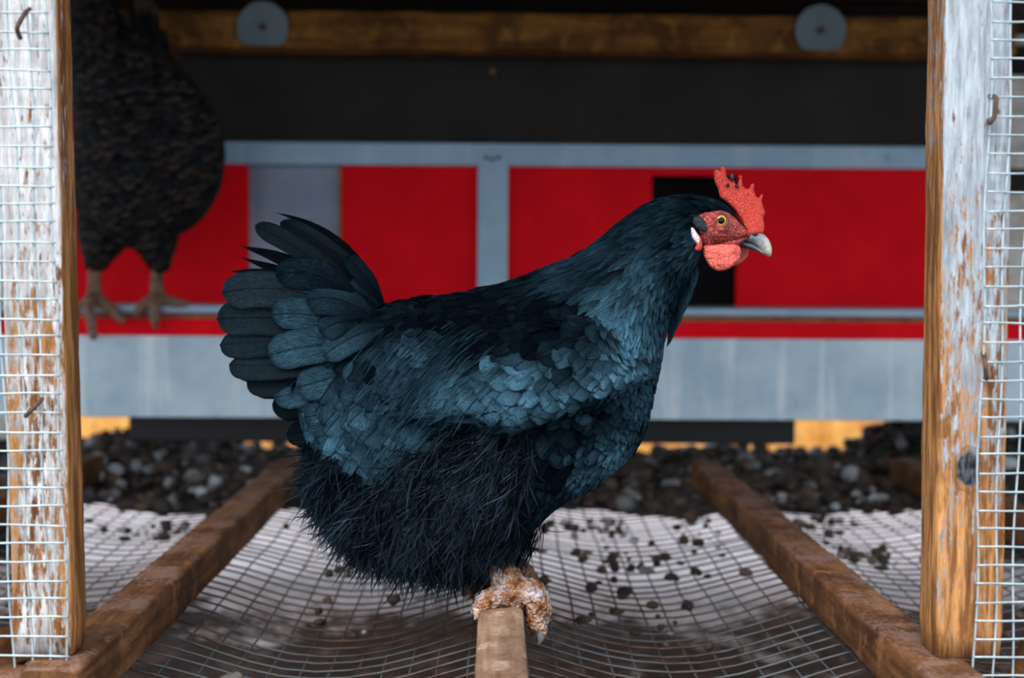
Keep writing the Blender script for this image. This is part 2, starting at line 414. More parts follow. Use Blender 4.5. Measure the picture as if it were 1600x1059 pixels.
# timber beam with washers
bm_ = empty('timber_beam', (0, 2.06, 1.1)); tag(bm_, 'horizontal pine roof beam with two round steel washers, above the dark panel', 'beam')
zb0, zb1 = Z(76, 2.03), Z(17, 2.03)
timber('rail', (-.80, 2.06, (zb0+zb1)/2), (.82, 2.06, (zb0+zb1)/2-.004), .055, zb1-zb0, M['beamwood'], bm_, .003, .001, .06)
for px, py in ((411, 43), (1282, 48)):
    c = P(px, py, 2.028); r = .040
    t = Tubes(); N_ = 36; vs = []; fs = []
    # washer with real hole and the bottom cut flush with the beam
    for layer, yy in ((0, c.y), (1, c.y-.003)):
        for k in range(N_):
            an = 2*math.pi*k/N_
            vs.append((c.x+r*math.cos(an), yy, max(zb0+.0015, c.z+r*math.sin(an))))
            vs.append((c.x+.0055*math.cos(an), yy, c.z+.0055*math.sin(an)))
    for k in range(N_):
        k2 = (k+1) % N_; A = 2*k; B = 2*k2; o2 = 2*N_
        fs += [(o2+A, o2+B, o2+B+1, o2+A+1), (A, B, o2+B, o2+A), (A+1, o2+A+1, o2+B+1, B+1), (A, A+1, B+1, B)]
    ws = from_py('washer', vs, fs, M['washer'], bm_, False)
    bt = Tubes(); bt.add([(c.x, c.y+.002, c.z), (c.x, c.y-.009, c.z)], .006, 6); bt.build('bolt', M['rust'], ws, False)

# nest box front
nb = empty('nest_box', (0, DW, .7)); tag(nb, 'red painted nest box front with galvanised rails and a dark square opening', 'nest box')
zr0, zr1 = Z(482, DW), Z(257, DW)
def rp_(name, a, b, y0=DW, mat='red', z0=None, z1=None, th=.012):
    return box(name, X(a, y0), X(b, y0), y0, y0+th, z0 or zr0-.02, z1 or zr1+.01, M[mat], nb, .0015)
rp_('red_panel', 20, 388); rp_('red_panel', 532, 1017, DW+.001); rp_('red_panel', 1151, 1548)
tag(rp_('sliding_panel', 370, 545, DW+.014, 'greypanel'), 'blue-grey sliding panel')
box('panel_edge', X(529, DW), X(533.5, DW), DW-.002, DW+.012, zr0, zr1, M['rustedge'], nb, .0005)
box('opening_header', X(1010, DW), X(1158, DW), DW+.003, DW+.013, Z(272, DW), zr1+.01, M['red'], nb, .001)
# interior of the nest behind the opening
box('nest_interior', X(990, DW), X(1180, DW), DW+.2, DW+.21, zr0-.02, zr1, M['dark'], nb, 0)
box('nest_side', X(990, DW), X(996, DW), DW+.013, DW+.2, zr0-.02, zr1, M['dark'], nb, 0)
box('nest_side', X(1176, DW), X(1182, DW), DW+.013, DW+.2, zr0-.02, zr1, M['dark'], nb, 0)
D1 = DW-.012
tag(box('top_rail', -.80, .82, D1, DW+.005, Z(259, D1), Z(224, D1), M['rail'], nb, .002), 'galvanised top rail')
mu = box('mullion', X(746, D1-.002), X(793, D1-.002), D1-.004, DW-.001, zr0, Z(236, D1), M['rail'], nb, .002)
for k, (dx, dz) in enumerate(((-.011, 0), (.0, .001), (.011, 0))):
    t = Tubes(); t.ball(P(769+dx*900, 246+3*(k % 2), D1-.006), .0035, (1, .5, 1)); t.build('rivet', M['blackbar'], mu)
t = Tubes(); t.ball(P(1389, 247, D1), .006, (1, .4, 1)); t.build('rivet', M['rail'], nb)
DL = 1.925
zl = Z(480, DL)
box('ledge', -.80, .82, DL, DW+.02, zl-.011, zl, M['rail'], nb, .002)
box('ledge_trim', -.80, .82, DL+.006, DL+.02, Z(503, DL), zl-.010, M['rustedge'], nb, .001)
tag(box('lower_red_rail', -.80, .82, DL+.004, DL+.024, Z(529, DL), Z(501, DL), M['red'], nb, .0015), 'narrow red rail under the ledge')
gb = box('metal_board', -.80, .82, DL-.004, DL+.012, Z(654, DL), Z(527, DL)-.0, M['galv'], None, .002)
tag(gb, 'wide galvanised sheet board with pale streaks under the red nest box', 'metal board')
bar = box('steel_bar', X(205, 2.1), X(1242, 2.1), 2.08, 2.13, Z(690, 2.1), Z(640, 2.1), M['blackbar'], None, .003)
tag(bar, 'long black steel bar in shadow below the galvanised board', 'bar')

# pale fence behind, seen under the board
fe = empty('plank_fence', (0, 3.4, .25)); tag(fe, 'bright orange pine plank fence seen through the gap under the coop', 'fence')
x = -2.4; k = 0
while x < 2.4:
    wd = random.uniform(.09, .125)
    timber('plank', (x+wd/2, 3.4+random.uniform(-.006, .006), .22), (x+wd/2, 3.4, .62+random.uniform(-.01, .01)), wd-.004, .02, M['fence'], fe, .002, .0006, .08, upv=(0, 1, 0), seed=k)
    x += wd; k += 1
# white weatherboards outside the posts
for side, x0, x1 in (('right', .84, 2.4), ('left', -2.4, -.82)):
    hs = empty('weatherboard_wall', ((x0+x1)/2, 2.3, .5))
    tag(hs, 'cream painted board cladding outside the %s post' % side, 'wall cladding')
    for (z0, z1) in ((.47, .575), (.58, .70), (.705, .925), (.968, 1.135), (1.19, 1.40)):
        box('plank', x0, x1, 2.3, 2.322, z0, z1, M['white'], hs, .003)
    box('backing', x0, x1, 2.33, 2.34, .25, 1.4, M['dark'], hs, 0)

# perches
def perch(xc, d0_, d1_, mat, label, wd=.040, bev=.0042, seed=0):
    o = timber('perch', (xc, d0_, BT-.019), (xc+.0, d1_, BT-.019), wd, .038, M[mat], None, bev, .0006, .02, seed=seed)
    return tag(o, label, 'perch', 'perches on the wire floor')
perch(-.297, .845, 1.87, 'perch', 'weathered brown perch running back from the foot of the left post', seed=2)
perch(.307, .80, 1.87, 'perch', 'dark grained brown perch running back from the foot of the right post', seed=5)
perch(.0048, .70, 1.95, 'perch_mid', 'pale worn middle perch that the black hen grips', .036, .0038, seed=9)
perch(-.60, .95, 1.90, 'perch_dark', 'dark outer perch mostly hidden behind the left post', seed=11)
perch(.61, .95, 1.90, 'perch_dark', 'dark outer perch passing behind the right post', seed=12)

# posts
def post(px_bl, px_br, px_tl, px_tr, d, mat, label, depth=.032):
    b0 = P(px_bl, 1034, d); b1 = P(px_br, 1034, d); t0 = P(px_tl, 0, d); t1 = P(px_tr, 0, d)
    a = (b0+b1)/2; b = (t0+t1)/2; dr = (b-a)/(b.z-a.z)
    a2 = a+dr*(BT+.001-a.z); b2 = a+dr*(1.2-a.z)
    wd = (b1-b0).length
    a2.y += depth/2; b2.y += depth/2
    o = timber('wooden_post', a2, b2, wd, depth, M[mat], None, .0016, .0005, .02, upv=(0, 1, 0), seed=wd*77)
    return tag(o, label, 'post', 'timber posts at the front')
M['postL'] = weathered_post('flaking_white_post', (.72, .73, .75), (.36, .165, .055), (.17, .065, .018), .70, .47, .98, .55)
kn = P(1512, 735, .875)
M['postR'] = weathered_post('grey_weathered_post', (.40, .46, .53), (.40, .195, .07), (.17, .07, .022), .76, .36, .95, .60, ((kn.x, kn.y, kn.z), .0150))
post(20, 114, -9, 86, .874, 'postL', 'left timber post with flaking white paint and wire mesh over it')
post(1462, 1567, 1474, 1586, .874, 'postR', 'right timber post weathered grey above with a dark knot below', .036)
# knot crack
pts = [P(1509+2*math.sin(k), 722+k*7, .8725) for k in range(6)]
for k in range(6): pass
# wire meshes over the posts
def meshpanel(xr0, xr1, d, label, lean, cols, slopes):
    tb = Tubes()
    z0, z1 = .44, 1.2; s = .01275
    for i, px in enumerate(cols):
        base = X(px, d)
        tb.add([(base+lean*(z-.74)+.0018*nz((i*3, 0, z*8), 1)+(.0012*math.sin(z*37+i)), d-.001+.001*nz((i, 5, z*6), 1), z) for z in np.arange(z0, z1, .012)], .00075, 6)
    z = z0; k = 0
    while z < z1:
        ph = random.random()*30
        sl = random.uniform(-.01, .01)
        tb.add([(x+lean*(z-.74), d-.0024+.001*nz((x*20, ph, 0), 1), z+.0016*nz((x*22, ph, 1), 1)+sl*(x-xr0)) for x in np.arange(xr0, xr1+.004, .0065)], .00075, 6)
        z += s; k += 1
    o = tb.build('wire_mesh', M['wire'])
    return tag(o, label, 'wire mesh', 'wire mesh on the posts')
DM = .868
colsL = [88, 60, 31, 3, -26, -55, -84, -113, -142]
meshpanel(X(-150, DM), X(89, DM), DM, 'galvanised square wire mesh stapled over the left post', -.022, colsL, 0)
colsR = [1537, 1567, 1597, 1626, 1655, 1684, 1713, 1742]
meshpanel(X(1536, DM), X(1750, DM), DM, 'galvanised square wire mesh stapled along the right post', .006, colsR, 0)
# staples / bent nails
def staple(pxs, d, label, r=.0016):
    t = Tubes(); pts = [P(x, y, dd) for x, y, dd in pxs]
    t.add([tuple(q) for q in catmull([tuple(p) for p in pts], 5)], r, 7)
    o = t.build('fence_staple', M['rust']); return tag(o, label, 'staple', 'rusty staples in the posts')
staple([(46, 14, .870), (38, 22, .862), (30, 36, .860), (27, 46, .861), (32, 60, .868)], .87, 'rusty bent staple near the top of the left post')
staple([(66, 622, .868), (58, 632, .862), (46, 644, .860), (40, 650, .868)], .87, 'rusty staple holding mesh halfway down the left post')
staple([(1547, 150, .874), (1556, 152, .862), (1556, 166, .860), (1553, 184, .860), (1546, 192, .862), (1545, 188, .874)], .87, 'rusty bent staple high on the right post')
staple([(1537, 552, .874), (1539, 562, .861), (1540, 578, .860), (1541, 590, .864), (1541, 592, .873)], .87, 'rusty staple lower on the right post above the knot')
# braces outside the posts
br = timber('brace', (-.50, 1.0, .36), (-.345, .90, .50), .035, .03, M['perch_dark'], None, .006, .001, .03); tag(br, 'weathered brown brace beside the foot of the left post', 'brace')
br = timber('brace', (.45, .99, .50), (.37, .90, .40), .045, .05, M['perch_dark'], None, .012, .001, .03); tag(br, 'round mossy brace beside the foot of the right post', 'brace')
sl = timber('sill', (-.42, .862, BT-.030), (-.297, .862, BT-.030), .03, .05, M['perch'], None, .004, .001, .03, seed=4); tag(sl, 'short brown sill timber under the left post', 'sill')

# ------------------------------------------------------------------ droppings heap
ICO = None
def ico_template(sub=1):
    bm = bmesh.new(); bmesh.ops.create_icosphere(bm, subdivisions=sub, radius=1)
    v = np.array([x.co[:] for x in bm.verts]); f = [[q.index for q in p.verts] for p in bm.faces]; bm.free(); return v, f
IV, IF = ico_template(2)
def lumps(name, items, mat, parent=None):
    V = []; F = []; T = []
    for (c, r, tone) in items:
        b = len(V); sq = np.array([random.uniform(.7, 1.3), random.uniform(.7, 1.3), random.uniform(.5, .95)])*r
        off = random.random()*50
        a = random.random()*6.28; ca, sa = math.cos(a), math.sin(a)
        for v in IV:
            d = 1+.35*noise.noise(Vector((v[0]*1.4+off, v[1]*1.4, v[2]*1.4)))
            q = v*sq*d
            V.append((c[0]+q[0]*ca-q[1]*sa, c[1]+q[0]*sa+q[1]*ca, c[2]+q[2])); T.append(tone)
        F += [[b+i for i in f] for f in IF]
    me = bpy.data.meshes.new(name); me.from_pydata(V, [], F)
    at = me.attributes.new('tone', 'FLOAT', 'POINT'); at.data.foreach_set('value', T)
    return link(name, me, mat, parent, True)
def heapz(x, y):
    t = max(0, min(1, (y-1.70)/.36)); t = t*t*(3-2*t)
    return BT-.056+t*(.012+.012*nz((x, y, 1), 4)+.008*nz((x, y, 4), 13)) + max(0, min(.18, x-.60))*.45*t + .03*math.exp(-((x+.62)/.1)**2)*t
items = []
for _ in range(3400):
    x = random.uniform(-1.15, 1.15); y = 1.70+ .62*random.random()**.9
    e = .03*nz((x, 0, 0), 6)+.03*nz((x, 3, 0), 17)
    if y < 1.76+e*2.2: continue
    r = random.choice((.005, .006, .007, .009, .011, .014))*random.uniform(.7, 1.2)
    items.append(((x, y, heapz(x, y)+random.uniform(-.003, .006)), r, random.random()**1.0))
hp = lumps('droppings_heap', items, M['litter']); tag(hp, 'heap of dark droppings and grey lumps on the mesh below the nest box', 'droppings', kind='stuff')
# packed underside of the heap
vs = []; fs = []; NX, NY = 90, 16
for j in range(NY):
    for i in range(NX):
        x = -1.2+2.4*i/(NX-1); y = 1.77+.06*nz((x, 0, 0), 6)+.06*nz((x, 3, 0), 17)+.55*j/(NY-1)
        vs.append((x, y, heapz(x, y)-.006))
for j in range(NY-1):
    for i in range(NX-1): fs.append((j*NX+i, j*NX+i+1, (j+1)*NX+i+1, (j+1)*NX+i))
ho = from_py('litter_bed', vs, fs, M['litter']); ho.data.attributes.new('tone', 'FLOAT', 'POINT'); tag(ho, 'packed dark litter bed under the lumps at the back of the mesh', 'litter', kind='stuff')
items = []
for (cx, cy, nn, sp_) in ((-.45, 1.62, 26, .05), (.18, 1.45, 40, .06), (.30, 1.55, 40, .07), (.12, 1.66, 30, .05), (-.22, 1.6, 14, .06), (.45, 1.5, 26, .04), (-.5, 1.35, 18, .05), (.55, 1.25, 20, .05), (-.12, 1.25, 10, .06), (.2, 1.25, 18, .08), (-.1, 1.45, 10, .07), (.42, 1.7, 30, .05), (-.1, 1.7, 30, .09)):
    for _ in range(nn):
        x = random.gauss(cx, sp_); y = random.gauss(cy, sp_*.7)
        if any(abs(x-b) < .03 for b in BX): continue
        items.append(((x, y, sagz(x, y)+.005), random.uniform(.0025, .0075), random.random()))
sc_ = lumps('scattered_droppings', items, M['litter']); tag(sc_, 'small dark droppings scattered on the sagging wire floor', 'droppings', kind='stuff')
p = P(357, 1047, 1.02); 
cr = lumps('crumb', [((p.x, p.y, sagz(p.x, p.y)+.006), .008, .83), ((p.x+.006, p.y, sagz(p.x, p.y)+.008), .005, .84)], M['litter']); tag(cr, 'pale brown crumb on the wire floor right of the left perch', 'crumb')

# ------------------------------------------------------------------ feather machinery
def prof_round(v): 
    a = min(1, (v/.3))**.6 if v > 0 else 0
    return (.25+.75*a)*(math.sqrt(max(0, 1-((v-.62)/.38)**2)) if v > .62 else 1)
def prof_point(v): return (.25+.75*min(1, v/.35)**.7)*(1-max(0, (v-.35)/.65)**1.9)
def prof_long(v): return (.35+.65*min(1, v/.4))*(math.sqrt(max(0, 1-((v-.86)/.14)**2)) if v > .86 else 1)
VR = (0, .14, .32, .5, .66, .78, .87, .94, .98, 1.0)
def prof_covert(v): return (.3+.7*min(1, v/.45))*(math.sqrt(max(0, 1-((v-.78)/.22)**2.6)) if v > .78 else 1)
class Coat:
    def __init__(s): s.items = []
    def add(s, pts, nrm, wid, prof, tint, camber=.12, nu=5, rnd=None, fray=0.0, vr=VR):
        """pts: spine positions, nrm: spine normals"""
        n = len(pts); V = []; A = []; rnd = random.random() if rnd is None else rnd
        for i in range(n):
            v = vr[i]; t = (pts[min(i+1, n-1)]-pts[max(0, i-1)]).normalized()
            b = t.cross(nrm[i]).normalized(); nn = b.cross(t).normalized()
            hw = wid*.5*max(.02, prof(v))
            for k in range(nu):
                u = -1+2*k/(nu-1)
                e = 1+fray*random.uniform(-1, .4)*abs(u)
                V.append(pts[i]+b*(u*hw*e)-nn*(camber*wid*u*u) + t*(fray*wid*random.uniform(-.4, .4) if v > .6 else 0))
                A.append((u, v, rnd))
        s.items.append((V, A, n, nu, tint, wid))
    def mesh(s, name, idx):
        V = []; F = []; A = []; T = []
        for i in idx:
            v, a, n, nu, ti, w_ = s.items[i][:6]; b = len(V)
            V += [tuple(q) for q in v]; A += a; T += [ti]*len(v)
            for r in range(n-1):
                for k in range(nu-1):
                    q = b+r*nu+k; F.append((q, q+1, q+nu+1, q+nu))
        me = bpy.data.meshes.new(name); me.from_pydata(V, [], F)
        at = me.attributes.new('fuv', 'FLOAT_VECTOR', 'POINT'); at.data.foreach_set('vector', np.array(A, dtype=np.float32).ravel())
        at = me.attributes.new('tint', 'FLOAT', 'POINT'); at.data.foreach_set('value', np.array(T, dtype=np.float32))
        return me

def loft(sections, d0, nseg=6, nring=40, inset=0, power=2.0, flat_bottom=0):
    """sections: (Ux,Uy,Lx,Ly,halfwidth px)"""
    S = catmull(sections, nseg); V = []; F = []
    sc = d0/FPX
    for (ux, uy, lx, ly, hw) in S:
        U = P(ux, uy, d0); L = P(lx, ly, d0); c = (U+L)/2; h = (U-L)/2
        hl = h.length; h = h*max(.2, (hl-inset)/hl); w_ = max(.001, hw*sc-inset)
        for k in range(nring):
            an = 2*math.pi*k/nring; ca, sa = math.cos(an), math.sin(an)
            ca2 = math.copysign(abs(ca)**(2/power), ca); sa2 = math.copysign(abs(sa)**(2/power), sa)
            V.append(c+h*ca2+Vector((0, 1, 0))*(-w_*sa2))
    for i in range(len(S)-1):
        for k in range(nring):
            k2 = (k+1) % nring; F.append((i*nring+k, i*nring+k2, (i+1)*nring+k2, (i+1)*nring+k))
    F.append(tuple(reversed(range(nring)))); F.append(tuple((len(S)-1)*nring+k for k in range(nring)))
    return V, F
def fixed_mesh(name, V, F):
    me = bpy.data.meshes.new(name); me.from_pydata([tuple(v) for v in V], [], F)
    bm = bmesh.new(); bm.from_mesh(me); bmesh.ops.recalc_face_normals(bm, faces=bm.faces); bm.to_mesh(me); bm.free(); me.update()
    return me
def bvh_of(meshes):
    V = []; F = []
    for me in meshes:
        b = len(V); V += [v.co.copy() for v in me.vertices]; F += [[b+i for i in p.vertices] for p in me.polygons]
    return BVHTree.FromPolygons(V, F)

def inflate(poly, d, thick, D, res=3.0, sub=3, name='x', mat=None, parent=None, wr=0.0, wrs=1.0, twist=None, smoothpoly=True, power=2.0):
    """solid lens-shaped slab from a side outline: polygon in pixels at depth d; twist(px,py)->extra depth"""
    pl = catmull(poly, sub, True) if smoothpoly else poly
    x0 = min(p[0] for p in pl); x1 = max(p[0] for p in pl); y0 = min(p[1] for p in pl); y1 = max(p[1] for p in pl)
    pts = [Vector(p) for p in pl]; nb_ = len(pts); ins = []
    y = y0; row = 0
    while y < y1:
        x = x0+(res/2 if row % 2 else 0)
        while x < x1:
            if inpoly(x, y, pl) and segdist(x, y, pl) > res*.45: ins.append(Vector((x, y)))
            x += res
        y += res*.87; row += 1
    r = geometry.delaunay_2d_cdt(pts+ins, [], [list(range(nb_))], 1, 1e-4)
    v2, f2 = r[0], r[2]
    V = []; F = []; m = len(v2); info = []
    for sgn in (-1, 1):
        for q in v2:
            ds = segdist(q.x, q.y, pl)
            h = thick*math.sqrt(max(0, 1-(1-min(1, ds/D))**power)) if ds > 1e-3 else 0
            h += wr*nz((q.x*.1, q.y*.1, sgn*3), wrs)*min(1, ds/2)
            dd = d+(twist(q.x, q.y) if twist else 0)
            V.append(P(q.x, q.y, dd)+Vector((0, sgn*h, 0)))
    for f in f2:
        F.append(tuple(f)); F.append(tuple(m+i for i in reversed(f)))
    me = fixed_mesh(name, V, F)
    bm = bmesh.new(); bm.from_mesh(me); bmesh.ops.remove_doubles(bm, verts=bm.verts, dist=1e-5); bmesh.ops.recalc_face_normals(bm, faces=bm.faces); bm.to_mesh(me); bm.free()
    return link(name, me, mat, parent, True)

# ------------------------------------------------------------------ the black hen
D0 = 1.05
hen = empty('hen', (0.01, D0, BT)); tag(hen, 'glossy black hen with red comb gripping the middle perch, facing right', 'hen')
SEC = [(548, 478, 452, 610, 22), (590, 476, 485, 690, 52), (635, 466, 515, 790, 92), (690, 458, 590, 862, 125), (750, 447, 700, 880, 150), (810, 428, 790, 868, 160),
       (860, 408, 862, 800, 160), (900, 393, 935, 757, 150), (930, 371, 996, 698, 130), (955, 350, 1024, 600, 104), (985, 327, 1042, 520, 80), (1015, 309, 1066, 468, 64),
       (1055, 299, 1086, 425, 52), (1093, 300, 1096, 402, 43), (1122, 308, 1116, 391, 37), (1146, 326, 1142, 384, 29), (1165, 345, 1160, 380, 20), (1178, 354, 1172, 376, 13)]
Vb, Fb = loft(SEC, D0, 5, 44, .004)
body_me = fixed_mesh('body', Vb, Fb)
body = link('body', body_me, M['skinbody'], hen)
BV0 = bvh_of([body_me])
def castpx(px, py, bvh):
    dr = (P(px, py, 1.0)-CAM).normalized(); h = bvh.ray_cast(CAM, dr); return h
# wing slab laid on the near and far flank
WING = [(1000, 545), (1012, 575), (1000, 598), (960, 622), (900, 645), (845, 664), (790, 676), (745, 660), (700, 662), (640, 655), (608, 640), (615, 612), (650, 570), (700, 520), (760, 482), (850, 465), (940, 490)]
wlow = WING[2:11]; wup = WING[11:]+WING[:1]
def wing_mesh():
    pl = catmull(WING, 4, True); res = 9
    pts = [Vector(p) for p in pl]; ins = []
    for y in np.arange(470, 676, res*.87):
        for x in np.arange(600, 1015, res):
            if inpoly(x, y, pl) and segdist(x, y, pl) > 4: ins.append(Vector((x, y)))
    r = geometry.delaunay_2d_cdt(pts+ins, [], [list(range(len(pts)))], 1, 1e-4)
    V = []; Fn = [tuple(f) for f in r[2]]
    for q in r[0]:
        h = castpx(q.x, q.y, BV0)
        p = h[0] if h[0] else P(q.x, q.y, D0-.03)
        dl = segdist(q.x, q.y, wlow, False); du = segdist(q.x, q.y, wup, False)
        a = math.sqrt(max(0, 1-(1-min(1, dl/30))**2)); b = min(1, du/60); b = b*b*(3-2*b)
        # shear to keep the slab upright: less than full thickness at the tip
        V.append(p+Vector((0, -1, .15))*(.026*a*b-.002))
    return V, Fn
Vw, Fw = wing_mesh()
wing_me = bpy.data.meshes.new('wing'); wing_me.from_pydata([tuple(v) for v in Vw], [], Fw); wing_me.update()
wing = link('wing', wing_me, M['skinbody'], hen)
Vm = [(v.x, 2*D0-v.y, v.z) for v in Vw]
wing_me2 = bpy.data.meshes.new('wing'); wing_me2.from_pydata(Vm, [], [tuple(reversed(f)) for f in Fw]); wing_me2.update()
wing2 = link('wing', wing_me2, M['skinbody'], hen)
BV = bvh_of([body_me, wing_me, wing_me2])

FACE_Z = [(430, 455), (480, 430), (560, 420), (640, 430), (700, 470), (750, 520), (790, 560), (815, 600), (770, 640), (740, 668), (700, 684), (620, 678), (560, 688), (500, 695), (468, 684), (455, 640), (445, 600), (430, 565), (440, 540), (440, 500)]
def zc(pts): return [(1000+x*.2125, 240+y*.2125) for x, y in pts]
FACE = zc(FACE_Z)

# guides: px, py, dirx, diry, length, width, kind (0 contour,1 hackle,2 fluff), tint
G = [(1140, 322, -.95, -.35, 22, 6, 1, .45), (1110, 308, -1, 0, 26, 7, 1, .5), (1050, 315, -.97, .25, 32, 9, 1, .55), (1000, 345, -.85, .5, 38, 11, 1, .6), (1060, 370, -.85, .5, 34, 9, 1, .55),
     (1085, 430, -.55, .85, 34, 10, 1, .4), (1085, 350, -.9, .4, 26, 7, 1, .45), (950, 395, -.85, .5, 46, 13, 1, .6), (990, 420, -.7, .7, 44, 14, 1, .8), (935, 450, -.7, .7, 50, 14, 1, .6), (1000, 490, -.35, .93, 46, 17, 1, .9),
     (960, 500, -.4, .9, 46, 17, 1, 1.0), (1050, 470, -.35, .93, 38, 14, 1, .45), (975, 560, -.4, .9, 30, 18, 0, .8), (1028, 560, -.2, .98, 32, 18, 0, .55), (1010, 640, -.4, .9, 34, 20, 0, .5),
     (965, 700, -.75, .65, 38, 19, 0, .65), (915, 735, -.75, .65, 38, 20, 0, .5), (940, 640, -.5, .85, 34, 22, 0, .4), (875, 665, -.75, .6, 58, 38, 0, .12), (870, 720, -.4, .9, 50, 34, 0, .15), (850, 790, -.35, .93, 44, 16, 0, .3),
     (900, 410, -.9, .45, 50, 13, 1, .6), (850, 425, -.93, .35, 50, 12, 1, .4), (760, 445, -1, .1, 48, 18, 0, .35), (660, 460, -1, .1, 44, 18, 0, .3), (720, 490, -.95, .3, 44, 22, 0, .05), (850, 490, -.9, .35, 44, 24, 0, .0),
     (800, 520, -.85, .5, 44, 22, 0, .02), (920, 510, -.8, .5, 40, 22, 0, .05), (640, 500, -.8, .6, 44, 22, 0, .2), (660, 540, -.6, .8, 40, 28, 0, .6), (600, 560, -.55, .8, 54, 36, 0, .6),
     (560, 520, -.8, .5, 62, 40, 0, .3), (540, 600, -.75, .65, 64, 46, 0, .6), (500, 640, -.85, .5, 66, 48, 0, .6), (570, 660, -.6, .8, 52, 46, 0, .75), (640, 660, -.6, .8, 44, 38, 0, .7), (600, 700, -.55, .85, 42, 32, 0, .7), (550, 700, -.6, .8, 50, 42, 0, .6),
     (960, 585, -.8, .55, 30, 22, 0, .8), (900, 590, -.75, .6, 34, 27, 0, .95), (830, 590, -.7, .7, 42, 34, 0, 1.0), (780, 620, -.7, .7, 44, 32, 0, .9), (740, 570, -.75, .65, 56, 16, 1, .9), (690, 600, -.8, .6, 60, 16, 1, 1.0), (650, 620, -.85, .5, 56, 20, 1, .85), (880, 640, -.85, .5, 40, 28, 0, .7), (820, 650, -.85, .5, 44, 30, 0, .6),
     (720, 720, -.6, .8, 40, 18, 2, .4), (650, 740, -.55, .85, 40, 18, 2, .45), (800, 700, -.6, .8, 40, 20, 2, .2), (560, 780, -.55, .85, 42, 14, 2, .3), (520, 740, -.7, .7, 40, 14, 2, .3), (620, 820, -.4, .9, 40, 14, 2, .3), (720, 820, -.6, .75, 44, 20, 2, .5), (800, 830, -.75, .65, 46, 16, 2, .45), (700, 870, -.4, .9, 40, 12, 2, .2)]
GA = np.array(G, dtype=float)
nrmv = np.hypot(GA[:, 2], GA[:, 3]); GA[:, 2] /= nrmv; GA[:, 3] /= nrmv
TM = np.array([(1100,305,.2),(1040,325,.3),(1000,350,.3),(950,400,.4),(1060,400,.25),(1090,440,.1),(1000,420,.6),(960,460,.85),(990,500,1.0),(950,520,.85),(1040,480,.3),(1070,450,.1),(1000,560,.6),(1030,560,.35),(1020,640,.25),(980,690,.6),(930,730,.5),(960,650,.2),(900,760,.2),(870,660,.06),(880,720,.06),(850,780,.15),  # plumage tint, with dark roof-shaded back, wing shadow and lit wing band painted in
 (930,400,.35),(880,430,.55),(850,420,.15),(760,440,.1),(700,450,.1),(640,470,.1),(720,480,.03),(850,480,0),(800,520,0),(900,510,.02),(930,525,.1),(750,515,.08),(700,530,.15),(640,500,.1),(655,540,.6),(620,520,.1),(600,560,.25),(560,530,.12),(590,500,.06),(585,540,.12),(570,480,.06),(540,590,.45),(500,630,.5),(450,620,.5),(570,650,.5),(540,690,.65),(620,640,.3),(620,680,.5),(600,710,.45),(660,690,.25),
 (960,580,.75),(900,575,1),(840,575,1),(790,570,.85),(760,610,1),(720,590,.95),(680,610,.85),(640,630,.6),(700,560,.55),(900,620,.75),(840,640,.65),(780,650,.55),(700,650,.4),
 (720,720,.35),(650,740,.35),(800,700,.12),(560,780,.2),(520,740,.15),(620,820,.15),(720,820,.5),(780,820,.4),(700,870,.1),(820,760,.1),(780,470,.02),(885,475,.02),(820,495,0),(922,488,.04),(860,528,.02),(760,495,.02),(800,450,.08),(690,485,.04),(650,478,.06),(820,692,.02),(760,682,.06),(905,655,.08),(960,622,.15),(860,690,.03)], dtype=float)
def field(px, py):
    d2 = (GA[:, 0]-px)**2+(GA[:, 1]-py)**2+30
    w_ = d2**-2.4; w_ /= w_.sum(); w3 = ((TM[:, 0]-px)**2+(TM[:, 1]-py)**2+120)**-2.0; w3 /= w3.sum()
    dx = (w_*GA[:, 2]).sum(); dy = (w_*GA[:, 3]).sum(); L = (w_*GA[:, 4]).sum(); W = (w_*GA[:, 5]).sum()
    k = (w_*(GA[:, 6] == 2)).sum(); hk = (w_*(GA[:, 6] == 1)).sum(); t = (w3*TM[:, 2]).sum()
    return dx, dy, L, W, k, hk, t

def spine_on(bvh, p, n, dirw, L, h0, h1, vr=VR):
    t = (dirw-n*dirw.dot(n))
    if t.length < 1e-4: return None
    t.normalize(); pts = []; nr = []; cur = p.copy(); cn = n.copy(); last = 0
    for v in vr:
        step = (v-last)*L; last = v
        q = cur+t*step
        if step > 0:
            hit = bvh.find_nearest(q)
            if hit[0] is not None and (hit[0]-q).length < L*.4:
                hn = hit[1]
                if hn.dot(cn) < 0: hn = -hn
                if hn.dot(cn) > .2:
                    cn = (cn*.5+hn*.5).normalized(); cur = q.lerp(hit[0], .6)
                else: cur = q
            else: cur = q
            t2 = t-cn*t.dot(cn)
            if t2.length > 1e-4: t = t2.normalized()
        pts.append(cur+cn*(h0+(h1-h0)*v)); nr.append(cn.copy())
    return pts, nr

